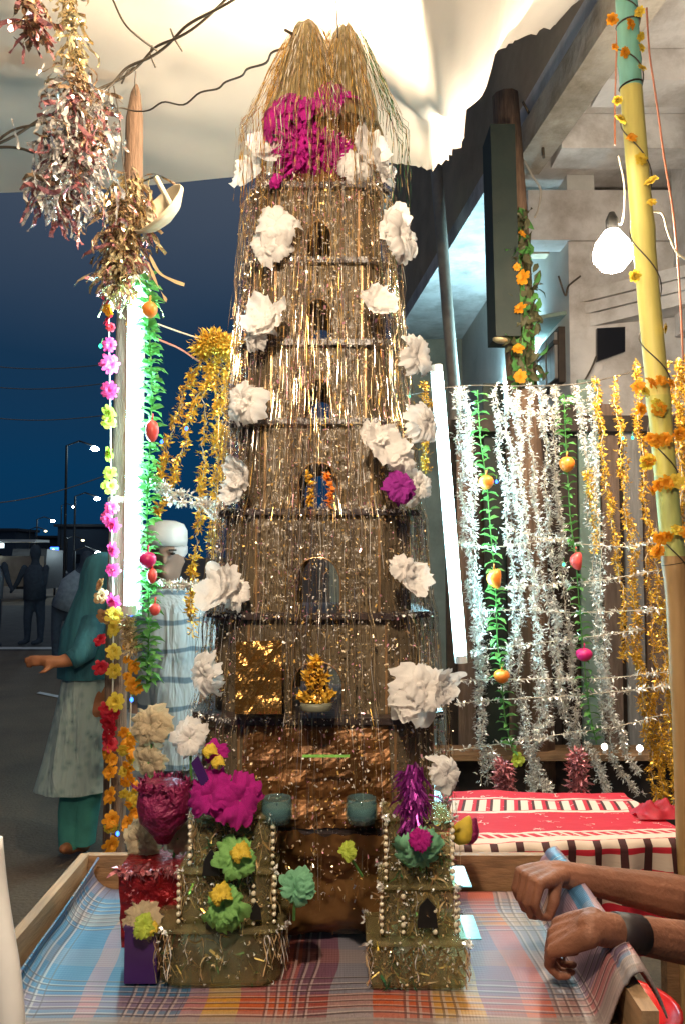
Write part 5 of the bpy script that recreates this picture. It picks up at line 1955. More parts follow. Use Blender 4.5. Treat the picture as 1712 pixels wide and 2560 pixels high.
def clear_box(name, label, cx_, cy_, z0, z1, w, d_, r, fill, grp, flare=1.0, rim=0.008):
    t_ = thing(name, label, 'box', (cx_, cy_, z0), grp)
    mb = MB()
    mb.rings([rrect(cx_, cy_, w * f, d_ * f, z, r * f) for z, f in ((z0, 0.96 / flare), (z0 + 0.006, 1 / flare), ((z0 + z1) / 2, (1 + 1 / flare) / 2), (z1, 1.0))], caps=True)
    mb.build('shell', MT['filmclear'], t_, smooth=False)
    mb = MB()
    mb.rings([rrect(cx_, cy_, w + 0.004 + e, d_ + 0.004 + e, z, r) for z, e in ((z1 + 0.0005, 0), (z1 + 0.002, rim), (z1 + 0.006, rim), (z1 + 0.008, 0))])
    mb.build('lid', MT['filmclear'], t_)
    mb = MB()
    for q in range(fill):
        x, y, z = cx_ + g.uniform(-.46, .46) * w / flare, cy_ + g.uniform(-.48, .3) * d_ / flare, g.uniform(z0 + 0.008, z1 - 0.01)
        flakes(mb, [Vector((x, y, z)), Vector((x + g.uniform(-.01, .01), y, z - 0.02))], 1, 0.03, 0.0035, 0.004, g.choice((0, 0, 1, 2)), 1.0)
    mb.build('shredded_tinsel', [MT['palegold'], MT['bronze'], MT['greentinsel']], t_)['kind'] = 'stuff'
    mb = MB()
    flakes(mb, [Vector(p) for p in rrect(cx_, cy_, w + 0.012, d_ + 0.012, z1 + 0.007, r)], 4, 0.008, 0.004, 0.003)
    mb.build('rim_glitter', MT['silver'], t_)['kind'] = 'stuff'
    # tinsel strands and glints hanging down the outside
    mb = MB()
    rimp = rrect(cx_, cy_, w + 0.008, d_ + 0.008, z1, r)
    for q in range(int(34 * w / 0.15) + 10):
        k_ = g.randrange(len(rimp))
        p = rimp[k_].lerp(rimp[(k_ + 1) % len(rimp)], g.random())
        if p.y > cy_ + d_ * 0.2:
            continue
        ln = (z1 - z0) * g.uniform(0.4, 1.0)
        ww = g.uniform(0.0005, 0.0012)
        ta = g.uniform(0, 6)
        vs = []
        n_ = 7
        for j in range(n_ + 1):
            ta += g.uniform(0.3, 1.6)
            c_ = p + Vector((0.003 * math.sin(j + q), -0.002, -ln * j / n_))
            dv = Vector((math.cos(ta), math.sin(ta), 0)) * ww
            vs += [c_ - dv, c_ + dv]
        mb.add(vs, [(2 * j, 2 * j + 1, 2 * j + 3, 2 * j + 2) for j in range(n_)], g.choice((0, 0, 1, 2)))
    for q in range(60):
        c_ = Vector((cx_ + g.uniform(-0.5, 0.5) * w, cy_ - d_ / 2 - 0.004, g.uniform(z0 + 0.004, z1)))
        flakes(mb, [c_, c_ + Vector((0, 0, 0.001))], 1, 0.005, 0.0025, 0.001, g.choice((0, 2)))
    mb.build('hanging_tinsel', [MT['palegold'], MT['bronze'], MT['silver']], t_)['kind'] = 'stuff'
    return t_


SPH = MB()
for_prof = [(max(0.001, math.sin(PI * i_ / 6)), -math.cos(PI * i_ / 6)) for i_ in range(7)]
SPH.lathe(for_prof, n=8)
PEARL = spare_mesh(SPH, 'pearl', MT['pearl'], True)


def pearls(parent, pts, r=0.0042):
    for p in pts:
        inst(PEARL, 'pearl', parent, p, None, r * RND.uniform(0.85, 1.15))


GT = 'clear plastic boxes of the side turrets'
ZM = ZT + 0.012
# left turret
yl = 1.462
xl_ = P(545, 2400, yl - 0.07).x
bL1 = clear_box('plastic_tub', 'wide rounded clear plastic tub at the foot of the left turret', xl_, yl, ZM, 0.852, 0.222, 0.14, 0.035, 60, GT, 1.06)
bL2 = clear_box('plastic_box', 'clear tinsel-filled box in the middle of the left turret', xl_ + 0.012, yl + 0.005, 0.861, 0.945, 0.162, 0.115, 0.012, 130, GT)
bL3 = clear_box('plastic_box', 'clear tinsel-filled box at the top of the left turret', xl_ + 0.018, yl + 0.012, 0.954, 1.035, 0.142, 0.10, 0.012, 110, GT)
pearls(bL2, [Vector((xl_ + 0.012 + s * 0.083, yl - 0.055, 0.866 + 0.0125 * k)) for s in (-1, 1) for k in range(7)] + [Vector((xl_ + 0.04 + s * 0.02, yl - 0.062, 0.866 + 0.0125 * k)) for s in (-1, 1) for k in range(6)])
pearls(bL3, [Vector((xl_ + 0.018 + s * 0.073, yl - 0.042, 0.96 + 0.0125 * k)) for s in (-1, 1) for k in range(6)])
mb = MB()
for (fx, fy, w, h) in ((540, 2335, 0.036, 0.05), (528, 2190, 0.03, 0.045), (640, 2300, 0.02, 0.03)):
    p = P(fx, fy, 1.392)
    MB().prism([p + Vector((-w / 2, 0, 0)), p + Vector((w / 2, 0, 0)), p + Vector((w / 2 * 0.8, 0, h * 0.6)), p + Vector((0, 0, h)), p + Vector((-w / 2 * 0.8, 0, h * 0.6))], (0, 0.004, 0)).build('black_arch', MT['black'], bL2)
# right turret
yr = 1.445
xr_ = P(1045, 2400, yr - 0.055).x
bR1 = clear_box('plastic_box', 'clear tinsel-filled box at the foot of the right turret', xr_, yr, ZM, 0.832, 0.165, 0.11, 0.006, 150, GT)
bR2 = clear_box('plastic_box', 'clear pearl-edged box in the middle of the right turret', xr_ + 0.002, yr + 0.004, 0.841, 0.921, 0.124, 0.09, 0.005, 110, GT)
bR3 = clear_box('plastic_box', 'clear pearl-edged box at the top of the right turret', xr_ + 0.004, yr + 0.008, 0.930, 1.035, 0.110, 0.08, 0.005, 110, GT)
pearls(bR2, [Vector((xr_ + 0.002 + s * 0.064, yr - 0.045, 0.852 + 0.0115 * k)) for s in (-1, 1) for k in range(7)] + [Vector((xr_ + 0.071, yr - 0.04, 0.852 + 0.0115 * k)) for k in range(7)])
pearls(bR2, [Vector((xr_ - 0.025, yr - 0.047, 0.852 + 0.012 * k)) for k in (0, 1, 2, 5)] + [Vector((xr_ + 0.03, yr - 0.047, 0.852 + 0.012 * k)) for k in (0, 3)])
pearls(bR3, [Vector((xr_ + 0.004 + s * 0.058, yr - 0.036, 0.939 + 0.0115 * k)) for s in (-1, 1) for k in range(9)])
pR = P(1065, 2320, 1.395)
MB().prism([pR + Vector((-0.016, 0, 0)), pR + Vector((0.02, 0, 0)), pR + Vector((0.016, 0, 0.035)), pR + Vector((0.002, 0, 0.05)), pR + Vector((-0.012, 0, 0.035))], (0, 0.004, 0)).build('black_arch', MT['black'], bR2)
MB().box(Vector((xr_ + 0.078, yr, 0.927)), (0.032, 0.09, 0.002)).build('blue_flap', MT['bluelid'], bR3)
MB().box(Vector((xr_ + 0.092, yr, 0.839)), (0.036, 0.09, 0.002)).build('blue_flap', MT['bluelid'], bR2)


# flowers standing on the turrets ------------------------------------
def standing_flower(label, px, py, r, d, me, toward, extra=(), stem_to=None):
    d += 0.085
    if stem_to:
        stem_to = (stem_to[0], stem_to[1], stem_to[2] + 0.085)
    p = P(px, py, d)
    t_ = thing('cloth_flower', label, 'flower', p, None)
    inst(me, 'petals', t_, p, face_rot(toward, RND.uniform(0, 6)), r / FPX * d)
    for (dx, dy, rr, m2) in extra:
        q = P(px + dx, py + dy, d - 0.02)
        inst(m2, 'heart', t_, q, face_rot(Vector((0.1, -1, 0.6)), 0.5), rr / FPX * d)
    if stem_to:
        MB().tube([p, P(*stem_to)], 0.0025, 6).build('stem', MT['leafgreen'], t_)
    return t_


standing_flower('green cloth flower with yellow heart, upper on the left turret', 592, 2150, 58, 1.30, F_GREEN[0], Vector((0.1, -1, 0.3)), ((8, -20, 24, F_YE2),), (600, 2210, 1.33))
standing_flower('green cloth flower with yellow heart, lower on the left turret', 562, 2262, 56, 1.285, F_GREEN[1], Vector((0.0, -1, 0.2)), ((-12, -28, 26, F_YE2), ), (560, 2320, 1.30))
standing_flower('mint green cloth flower right of the left turret', 738, 2222, 44, 1.30, F_MINT[0], Vector((-0.3, -1, 0.3)), (), (735, 2300, 1.31))
standing_flower('yellow-green bud in front of the brown foil', 868, 2130, 24, 1.31, F_LIM2, Vector((-0.3, -1, 0.6)), (), (905, 2190, 1.33))
standing_flower('mint green cloth flower with pink heart on the right turret', 1050, 2130, 54, 1.305, F_MINT[1], Vector((0, -1, -0.35)), ((0, -34, 26, PFM[0]),), (1050, 2175, 1.33))
standing_flower('magenta paper flower on the left turret, left of its pair', 528, 1985, 56, 1.315, PFM[0], Vector((-0.3, -1, 0.4)), (), (540, 2050, 1.34))
standing_flower('magenta paper flower on the left turret, right of its pair', 600, 2000, 58, 1.31, PFM[2], Vector((0.3, -1, 0.2)), (), (590, 2060, 1.34))
standing_flower('small pink and yellow flower above the magenta pair', 540, 1880, 28, 1.33, PFM[1], Vector((0, -1, 0.4)), ((-16, -4, 18, F_YE2), (4, 24, 16, F_YE2)), (545, 1950, 1.34))
standing_flower('cream paper flower high beside the left pole foot', 378, 1812, 50, 1.50, PFC[0], Vector((-0.2, -1, 0.3)), (), (385, 2000, 1.5))
standing_flower('cream paper flower under the topmost cream one', 372, 1905, 42, 1.50, PFC[1], Vector((-0.3, -1, -0.1)), (), (385, 2050, 1.5))
standing_flower('cream paper flower left of the red foil vase', 350, 2100, 46, 1.48, PFC[0], Vector((-0.4, -1, 0.2)), (), (360, 2160, 1.48))
standing_flower('cream paper flower right of the red foil vase', 446, 2095, 38, 1.46, PFC[1], Vector((0.2, -1, 0.2)), (), (430, 2160, 1.46))
standing_flower('white paper flower behind the dark purple strip', 475, 1845, 44, 1.42, PFW[1], Vector((0.1, -1, 0.3)), (), (480, 1960, 1.42))
standing_flower('cream and yellow flower on the purple box', 355, 2302, 44, 1.33, PFC[0], Vector((-0.1, -1, 0.5)), ((8, 10, 28, F_LIM2), (24, 20, 16, F_YE2)), (350, 2345, 1.33))
# wine-red bloom in foil and red foil vase below
wv = thing('wine_bloom', 'wine-red foil bloom with fringed rim left of the magenta flowers', 'flower', P(412, 2125, 1.50))
pw_ = P(410, 2090, 1.50)
MB().lathe([(0.012, -0.012), (0.022, 0.005), (0.045, 0.03), (0.05, 0.06), (0.046, 0.092), (0.03, 0.10)], pw_, 28).build('cup', MT['wine'], wv, smooth=True)
mb = MB()
flakes(mb, [pw_ + Vector((0.047 * math.cos(a_ * PI / 14), 0.047 * math.sin(a_ * PI / 14), 0.09)) for a_ in range(29)], 5, 0.018, 0.006, 0.004, 0, -0.8)
mb.build('fringe', MT['wine'], wv)['kind'] = 'stuff'
inst(PFM[1], 'petals', wv, pw_ + Vector((0.01, -0.02, 0.075)), face_rot(Vector((0.2, -1, 0.8))), 0.028)
rv_ = thing('red_foil_vase', 'square dark red foil vase left of the left turret', 'vase', P(390, 2330, 1.42))
pv = P(392, 2335, 1.54)
hv = P(392, 2145, 1.54).z - pv.z
mb = MB()
rr_ = []
for j in range(9):
    t_ = j / 8
    w = 0.052 * (1 + 0.12 * t_)
    rr_.append([Vector((pv.x + sx_ * w * (1 + 0.06 * mnoise.noise(Vector((sx_ * 3, t_ * 7, sy_)))), pv.y + sy_ * w, pv.z + hv * t_)) for sx_, sy_ in ((-1, -1), (-0.3, -1.06), (0.4, -1.0), (1, -1), (1, 1), (-1, 1))])
mb.rings(rr_)
mb.build('vase_body', MT['redfoil'], rv_)
mb = MB()
flakes(mb, [Vector((pv.x - 0.06 + 0.12 * k / 20, pv.y - 0.062, pv.z + hv)) for k in range(21)], 5, 0.016, 0.006, 0.004)
flakes(mb, [Vector((pv.x + RND.uniform(-.05, .05), pv.y - 0.062, pv.z + hv * RND.random())) for k in range(40)], 2, 0.006, 0.003, 0.002)
mb.build('foil_trim', MT['pinktinsel'], rv_)['kind'] = 'stuff'
# dark purple strip and purple box
tag(MB().prism([P(478, 1908, 1.40), P(495, 1890, 1.40), P(540, 1985, 1.40), P(535, 2000, 1.40), P(515, 1990, 1.40)][::-1], (0, 0.006, 0)).build('purple_strip', MT['purple']), 'dark purple card strip leaning left of the magenta flowers', 'card')
pbx = P(350, 2412, 1.40)
bx_ = thing('purple_box', 'small shiny dark purple box on the mat', 'box', pbx)
hb = P(350, 2330, 1.40).z - ZM
MB().box(Vector((pbx.x, pbx.y + 0.03, ZM + hb / 2)), (0.056, 0.05, hb)).build('box_body', MT['purple'], bx_)
MB().box(Vector((pbx.x, pbx.y + 0.03, ZM + hb + 0.0035)), (0.059, 0.053, 0.006)).build('lid', MT['purple'], bx_)
# violet tinsel tassel on right turret, yellow-red petal cone
garland('violet_tassel', 'violet tinsel tassel hanging over the right turret top', 'tassel', None, [(1035, 1900, 1.44), (1030, 1980, 1.42), (1030, 2060, 1.41)], mat('violet_tinsel', (0.30, 0.03, 0.26), 0.3, metal=0.6, island=0.3), 1800, 0.035, 0.004, 0.026, string=False, droop=3.2)
yc = thing('petal_cone', 'yellow and dark red petal curled beside the right turret', 'petal', P(1150, 2110, 1.45))
pts = spline([P(1140, 2108, 1.45), P(1158, 2075, 1.45), P(1172, 2040, 1.45)], 8)
MB().tube(pts, [0.006, 0.014, 0.02, 0.021, 0.019, 0.017, 0.012, 0.008, 0.002], 8).build('outer', MT['yellow'], yc, smooth=True)
MB().tube([p + Vector((0.012, 0.004, -0.004)) for p in pts[1:]], [0.012, 0.016, 0.018, 0.017, 0.015, 0.010, 0.006, 0.002], 8).build('inner', MT['wine'], yc, smooth=True)


# ================================================================== RED TABLE
ZR = 0.68
A, B_, C_, D_ = PZ(960, 2122, ZR), PZ(1735, 2098, ZR), PZ(1560, 1992, ZR), PZ(960, 1988, ZR)
rt = thing('side_table', 'small wooden side table under the printed red cloth', 'table', (A + B_ + C_ + D_) / 4 - Vector((0, 0, ZR)))
MB().prism([A + Vector((0, 0.01, -0.03)), B_ + Vector((-0.01, 0.01, -0.03)), C_ + Vector((-0.01, -0.01, -0.03)), D_ + Vector((0, -0.01, -0.03))], (0, 0, 0.022)).build('table_top', MT['wood'], rt)
ctr = (A + B_ + C_ + D_) / 4
for q in (A, B_, C_, D_):
    p = q.lerp(ctr, 0.14)
    MB().box((p.x, p.y, (ZR - 0.031) / 2), (0.045, 0.045, ZR - 0.031)).build('leg', MT['wood'], rt)
mb = MB()
uvs = []
NU, NVT, NVH = 80, 22, 16


def cloth_pt(u, v):
    uu = u
    if v >= 0:
        p = A.lerp(B_, uu).lerp(D_.lerp(C_, uu), v)
        p.z += 0.004 + 0.006 * abs(mnoise.noise(Vector((p.x * 7, p.y * 7, 1)))) + 0.012 * max(0, mnoise.noise(Vector((p.x * 3, p.y * 4, 7))))
        if v > 0.97:
            p.z += 0.006
    else:
        p = A.lerp(B_, uu) + Vector((0, 0, v * 0.17))
        out_ = 0.018 + 0.016 * math.sin(uu * 42 + 1.2 * math.sin(uu * 9)) * min(1, -v * 2)
        p += Vector((0.03, -1, 0)) * out_
        p.z += 0.004
    return p


vv_list = [-1.25 + 1.25 * j / NVH for j in range(NVH)] + [j / NVT for j in range(NVT + 1)]
for i_ in range(NU + 1):
    for v in vv_list:
        mb.v.append(tuple(cloth_pt(i_ / NU, v)))
        uvs.append((i_ / NU * 1.15, v, 0))
nvv = len(vv_list)
for i_ in range(NU):
    for j in range(nvv - 1):
        a_ = i_ * nvv + j
        mb.f.append((a_, a_ + nvv, a_ + nvv + 1, a_ + 1))
        mb.m.append(0)
rc = mb.build('red_tablecloth', redcloth_material(), smooth=True)
set_vec_attr(rc, 'clothuv', uvs)
tag(rc, 'red cloth with white printed bands and plaid border draped over the side table', 'tablecloth')
# bunched cloth at the right end
bc = MB()
bp_ = PZ(1650, 2045, ZR)
bc.grid(lambda u, v: bp_ + Vector((0.13 * (u - .5) * 1.3, 0.10 * (v - .5), 0.012 + 0.035 * math.sin(PI * u) * math.sin(PI * v) * (1 + 0.6 * mnoise.noise(Vector((u * 5, v * 5, 0)))) + 0.012 * math.sin(u * 19 + v * 6) * math.sin(PI * v))), 24, 16)
tag(bc.build('bunched_cloth', MT['red'], smooth=True), 'bunched red cloth heaped on the right end of the side table', 'cloth')
# red plastic bowl behind the right rail
rb = thing('red_bowl', 'red plastic basin on a stool beside the right table board', 'bowl', (P(1560, 2400, 1.52).x, 1.56, 0.40))
pbw = Vector((P(1572, 2400, 1.62).x, 1.66, 0.585))
MB().lathe([(0.06, -0.07), (0.075, -0.068), (0.105, 0.0), (0.113, 0.002), (0.113, -0.004), (0.10, -0.006), (0.07, -0.062), (0.055, -0.064)], pbw, 28).build('basin', MT['redplastic'], rb, smooth=True)
stl = thing('low_stool', 'dark low wooden stool holding the red basin', 'stool', (pbw.x, pbw.y, 0))
MB().box((pbw.x, pbw.y, 0.50), (0.26, 0.24, 0.025)).build('seat', MT['darkwood'], stl)
for s in (-1, 1):
    for q in (-1, 1):
        MB().box((pbw.x + s * 0.11, pbw.y + q * 0.09, 0.2435), (0.03, 0.03, 0.487)).build('leg', MT['darkwood'], stl)

# ================================================================== BAMBOO POLE
bz = [(1562, -60), (1568, 60), (1576, 215), (1598, 480), (1622, 760), (1645, 1000), (1668, 1250), (1690, 1480), (1700, 1650), (1712, 1900)]
BD = 2.3
bpts = [P(x, y, BD) for x, y in bz]
bpts.append(Vector((P(1722, 2100, BD).x, BD, 0.0)))
z1_, z2_, z3_ = P(1576, 222, BD).z, P(1640, 1000, BD).z, P(1690, 1400, BD).z
bm = thing('bamboo_pole', 'leaning bamboo pole painted teal, yellow and pale green', 'pole', bpts[-1])
path = spline(bpts, 60)
rr_ = []
for i_, p in enumerate(path):
    rr_.append(0.032 + 0.0035 * (1 if i_ % 10 == 0 else 0))
MB().tube(path, rr_, 16).build('culm', painted_bamboo_material(z1_, z2_, z3_), bm, smooth=True)
for y_, m in ((204, 'wire'), (212, 'wire'), (1405, 'wire'), (1414, 'wire'), (50, 'wire')):
    t_ = min(path, key=lambda p: abs(p.z - P(1600, y_, BD).z))
    MB().lathe([(0.0335, -0.003), (0.0365, 0), (0.0335, 0.003)], t_, 16, rot=Matrix.Rotation(rad(-10), 3, 'Y'), caps=False).build('wire_turn', MT[m], bm)
mg = thing('marigold_string', 'marigold string wound round the painted bamboo pole', 'garland', P(1660, 1380, 2.24))
wpts = []
for i_ in range(160):
    t_ = i_ / 159
    pi_ = path[min(60, int(t_ * 41))].lerp(path[min(60, int(t_ * 41) + 1)], t_ * 41 - int(t_ * 41))
    a_ = t_ * 2 * PI * 7
    wpts.append(pi_ + Vector((0.037 * math.cos(a_), 0.037 * math.sin(a_), 0)))
MB().tube(wpts, 0.002, 5).build('string', MT['wire'], mg)
for (fx, fy, r, me) in ((1575, 60, 15, F_MARI), (1528, 50, 16, F_MARI), (1535, 118, 12, F_MARI), (1560, 130, 15, F_MARI), (1598, 30, 14, F_YEL), (1600, 92, 12, F_YEL), (1603, 170, 14, F_YEL), (1542, 252, 13, F_YEL),
                        (1550, 300, 18, F_YEL), (1577, 345, 14, F_MARI), (1600, 398, 17, F_YEL), (1627, 453, 19, F_YEL), (1628, 506, 12, F_YEL), (1585, 690, 16, F_YEL), (1602, 120, 12, F_YEL), (1660, 820, 14, F_YEL)):
    inst(me, 'flower', mg, P(fx, fy, 2.255), face_rot(rdir(0.6), RND.uniform(0, 6)), r / FPX * 2.255)
for k, (y_, xs_) in enumerate(((962, (1590, 1612, 1632, 1652, 1670)), (1020, (1600, 1640, 1648)), (1105, (1625, 1645, 1665, 1690)), (1150, (1612, 1625)), (1220, (1630, 1650, 1668, 1686)), (1345, (1645, 1665, 1690, 1705)), (1385, (1640, 1648)))):
    for x in xs_:
        inst(RND.choice((F_MARI, F_MARI, F_YEL)), 'flower', mg, P(x + RND.uniform(-6, 6), y_ + RND.uniform(-10, 10) - (x - 1640) * 0.25, 2.25), face_rot(rdir(0.5), RND.uniform(0, 6)), RND.uniform(15, 22) / FPX * 2.25)
# wires by the pole
for lab, cpts, r, m in (('thin red wire hanging left of the bamboo pole', [(1543, -30, 2.4), (1540, 120, 2.4), (1536, 260, 2.4), (1536, 362, 2.4)], 0.003, 'wirered'),
                        ('long reddish wire dropping right of the bamboo pole', [(1615, 20, 2.5), (1622, 130, 2.5), (1632, 200, 2.5), (1645, 290, 2.5), (1660, 400, 2.5), (1680, 520, 2.5), (1692, 640, 2.5), (1700, 760, 2.5), (1706, 900, 2.5)], 0.0035, 'wirered'),
                        ('pale cord looping from the bamboo pole to the right edge', [(1628, 528, 2.4), (1655, 535, 2.4), (1668, 580, 2.4), (1690, 630, 2.4), (1720, 650, 2.4), (1760, 650, 2.4)], 0.003, 'wirewhite'),
                        ('dark wire arching over the beam end', [(1306, 255, 4.4), (1330, 300, 4.4), (1352, 340, 4.4), (1358, 395, 4.4)], 0.008, 'wire'),
                        ('bent pale wire hanging under the beam end', [(1308, 400, 4.4), (1330, 440, 4.4), (1350, 475, 4.4), (1345, 520, 4.4), (1335, 545, 4.4)], 0.006, 'pipe'),
                        ('thin wire across the wall right of the bulb', [(1395, 690, 4.9), (1412, 738, 4.9), (1420, 715, 4.9), (1450, 690, 4.9)], 0.006, 'wire'),
                        ('slack wire under the vent hatch', [(1455, 960, 4.9), (1475, 925, 4.9), (1490, 890, 4.9)], 0.006, 'wire')):
    tag(MB().tube(spline([P(*c_) for c_ in cpts], 24), r, 6).build('hanging_wire', MT[m], smooth=True), lab, 'wire')


# ================================================================== PEOPLE
def skinned(name, chains, m, parent, voxel=0.006, smooth_it=6):
    mb = MB()
    for pts, rr in chains:
        # dense capsule chain with rounded ends
        P_, R_ = [Vector(p) for p in pts], list(rr)
        P2, R2 = [], []
        for i_ in range(len(P_) - 1):
            n_ = max(2, int((P_[i_ + 1] - P_[i_]).length / 0.012) if voxel < 0.01 else 3)
            for k_ in range(n_):
                t_ = k_ / n_
                P2.append(P_[i_].lerp(P_[i_ + 1], t_))
                R2.append(R_[i_] * (1 - t_) + R_[i_ + 1] * t_)
        P2.append(P_[-1])
        R2.append(R_[-1])
        d0_ = (P2[0] - P2[1]).normalized()
        d1_ = (P2[-1] - P2[-2]).normalized()
        P2 = [P2[0] + d0_ * R2[0] * 0.92, P2[0] + d0_ * R2[0] * 0.6] + P2 + [P2[-1] + d1_ * R2[-1] * 0.6, P2[-1] + d1_ * R2[-1] * 0.92]
        R2 = [R2[0] * 0.35, R2[0] * 0.8] + R2 + [R2[-1] * 0.8, R2[-1] * 0.35]
        mb.tube(P2, R2, 12)
    o = mb.build(name, m, parent, smooth=True)
    r = o.modifiers.new('remesh', 'REMESH')
    r.mode = 'VOXEL'
    r.voxel_size = voxel
    r.use_smooth_shade = True
    s = o.modifiers.new('smooth', 'SMOOTH')
    s.factor = 0.5
    s.iterations = smooth_it
    return o


def hand_chains(wrist, palm_dir, down, across, sc_=0.92, curl=1.0):
    """fist closing over an edge: palm_dir from wrist to knuckles, down = finger direction, across = towards the little finger"""
    ch = []
    kn = []
    for k in range(4):
        off = (k - 1.5) * 0.0205 * sc_
        base = wrist + palm_dir * (0.086 - 0.004 * abs(k - 1)) * sc_ + across * off
        kn.append(base)
        ch.append(([wrist + across * off * 0.55, wrist + palm_dir * 0.05 * sc_ + across * off * 0.9, base], [0.0205 * sc_, 0.0155 * sc_, 0.0115 * sc_]))
        ln = (0.044, 0.048, 0.045, 0.036)[k] * sc_
        mid = base + (palm_dir * 0.28 + down * 0.95).normalized() * ln
        tip = mid + (palm_dir * -0.55 + down * 0.85).normalized() * ln * 0.72
        end = tip + (palm_dir * -0.95 + down * 0.25).normalized() * ln * 0.5
        ch.append(([base, mid, tip, end], [0.0105 * sc_, 0.0088 * sc_, 0.0080 * sc_, 0.0066 * sc_]))
    tb_ = wrist + palm_dir * 0.028 * sc_ - across * 0.026 * sc_ + down * 0.006
    t1 = tb_ + (palm_dir * 0.35 - across * 0.25 + down * 0.8).normalized() * 0.038 * sc_
    t2 = t1 + (palm_dir * 0.25 + across * 0.1 + down * 0.9).normalized() * 0.032 * sc_
    ch.append(([wrist + palm_dir * 0.012, tb_, t1, t2], [0.019 * sc_, 0.0155 * sc_, 0.0125 * sc_, 0.0095 * sc_]))
    return ch


pr_ = thing('person', 'brown-armed person with dark wristband gripping the mat over the table side', 'person', (1.25, 1.62, 0.0))
# far arm (upper in the picture)
w1 = P(1385, 2182, 1.61)
k1 = P(1298, 2198, 1.55)
pd1 = (k1 - w1).normalized()
dn1 = Vector((-0.12, 0.05, -1)).normalized()
ac1 = Vector((-0.15, 1, 0.0))
ac1 = (ac1 - pd1 * ac1.dot(pd1)).normalized()
dn1 = (dn1 - ac1 * dn1.dot(ac1)).normalized()
el1 = P(1790, 2262, 1.68)
sh1 = Vector((1.12, 1.82, 1.06))
el2 = P(1800, 2372, 1.50)
sh2 = Vector((1.14, 1.40, 1.06))
w2 = P(1478, 2318, 1.36)
k2 = P(1360, 2350, 1.42)
pd2 = (k2 - w2).normalized()
dn2 = Vector((-0.08, 0.03, -1)).normalized()
ac2 = Vector((0.1, -1, 0))
ac2 = (ac2 - pd2 * ac2.dot(pd2)).normalized()
dn2 = (dn2 - ac2 * dn2.dot(ac2)).normalized()
chains = []
chains.append(([sh1, el1, el1.lerp(w1, 0.3), el1.lerp(w1, 0.75), w1], [0.048, 0.043, 0.044, 0.030, 0.0245]))
chains += hand_chains(w1, pd1, dn1, ac1)
chains.append(([sh2, el2, el2.lerp(w2, 0.3), el2.lerp(w2, 0.75), w2], [0.048, 0.038, 0.037, 0.030, 0.0265]))
chains += hand_chains(w2, pd2, dn2, ac2, 0.98)
# trunk, neck, head and bent legs (kneeling beside the table, outside the frame)
chains.append(([Vector((1.36, 1.61, 0.52)), Vector((1.28, 1.61, 0.78)), Vector((1.18, 1.61, 1.02)), Vector((1.13, 1.61, 1.12))], [0.15, 0.14, 0.15, 0.09]))
chains.append(([sh1, Vector((1.15, 1.61, 1.06)), sh2], [0.06, 0.10, 0.06]))
chains.append(([Vector((1.12, 1.61, 1.12)), Vector((1.06, 1.61, 1.22))], [0.055, 0.055]))
chains.append(([Vector((1.05, 1.61, 1.24)), Vector((1.02, 1.61, 1.30)), Vector((1.02, 1.61, 1.36))], [0.075, 0.095, 0.085]))
chains.append(([Vector((0.95, 1.61, 1.28)), Vector((0.915, 1.61, 1.265))], [0.02, 0.014]))
for s in (-1, 1):
    chains.append(([Vector((1.38, 1.61 + s * 0.09, 0.48)), Vector((1.05, 1.61 + s * 0.13, 0.42)), Vector((1.16, 1.61 + s * 0.13, 0.09)), Vector((1.02, 1.61 + s * 0.13, 0.045))], [0.10, 0.07, 0.045, 0.04]))
skinned('body', chains, MT['skin'], pr_, 0.0032, 3)
# shirt and trousers
mb = MB()
mb.tube([Vector((1.40, 1.61, 0.47)), Vector((1.28, 1.61, 0.78)), Vector((1.18, 1.61, 1.02)), Vector((1.13, 1.61, 1.13))], [0.175, 0.165, 0.175, 0.10], 20)
mb.build('shirt', MT['sleeve'], pr_, smooth=True)
for s in (-1, 1):
    MB().tube([Vector((1.38, 1.61 + s * 0.09, 0.48)), Vector((1.05, 1.61 + s * 0.13, 0.42)), Vector((1.10, 1.61 + s * 0.13, 0.26)), Vector((1.16, 1.61 + s * 0.13, 0.10))], [0.12, 0.088, 0.075, 0.06], 14).build('trouser_leg', MT['farcloth'], pr_, smooth=True)
MB().lathe([(0.06, 0.0), (0.098, 0.02), (0.10, 0.06), (0.07, 0.10), (0.02, 0.115)], (1.04, 1.61, 1.30), 18).build('hair', MT['hair'], pr_, smooth=True)
# wristband
wb = w2.lerp(el2, 0.16)
wb2 = w2.lerp(el2, 0.34)
MB().tube([wb, wb.lerp(wb2, 0.5), wb2], [0.0305, 0.0322, 0.033], 18).build('wristband', MT['bandmat'], pr_, smooth=True)

# ---------------- woman behind the left pole
KUR = kurta_material()
wm = thing('person', 'person in teal scarf and printed grey-green tunic walking behind the left pole', 'person', PZ(190, 2128, 0.0))
f0_ = PZ(178, 2128, 0.0)


def wp(px, py, dz=0.0):
    return P(px, py, 4.0 + dz)


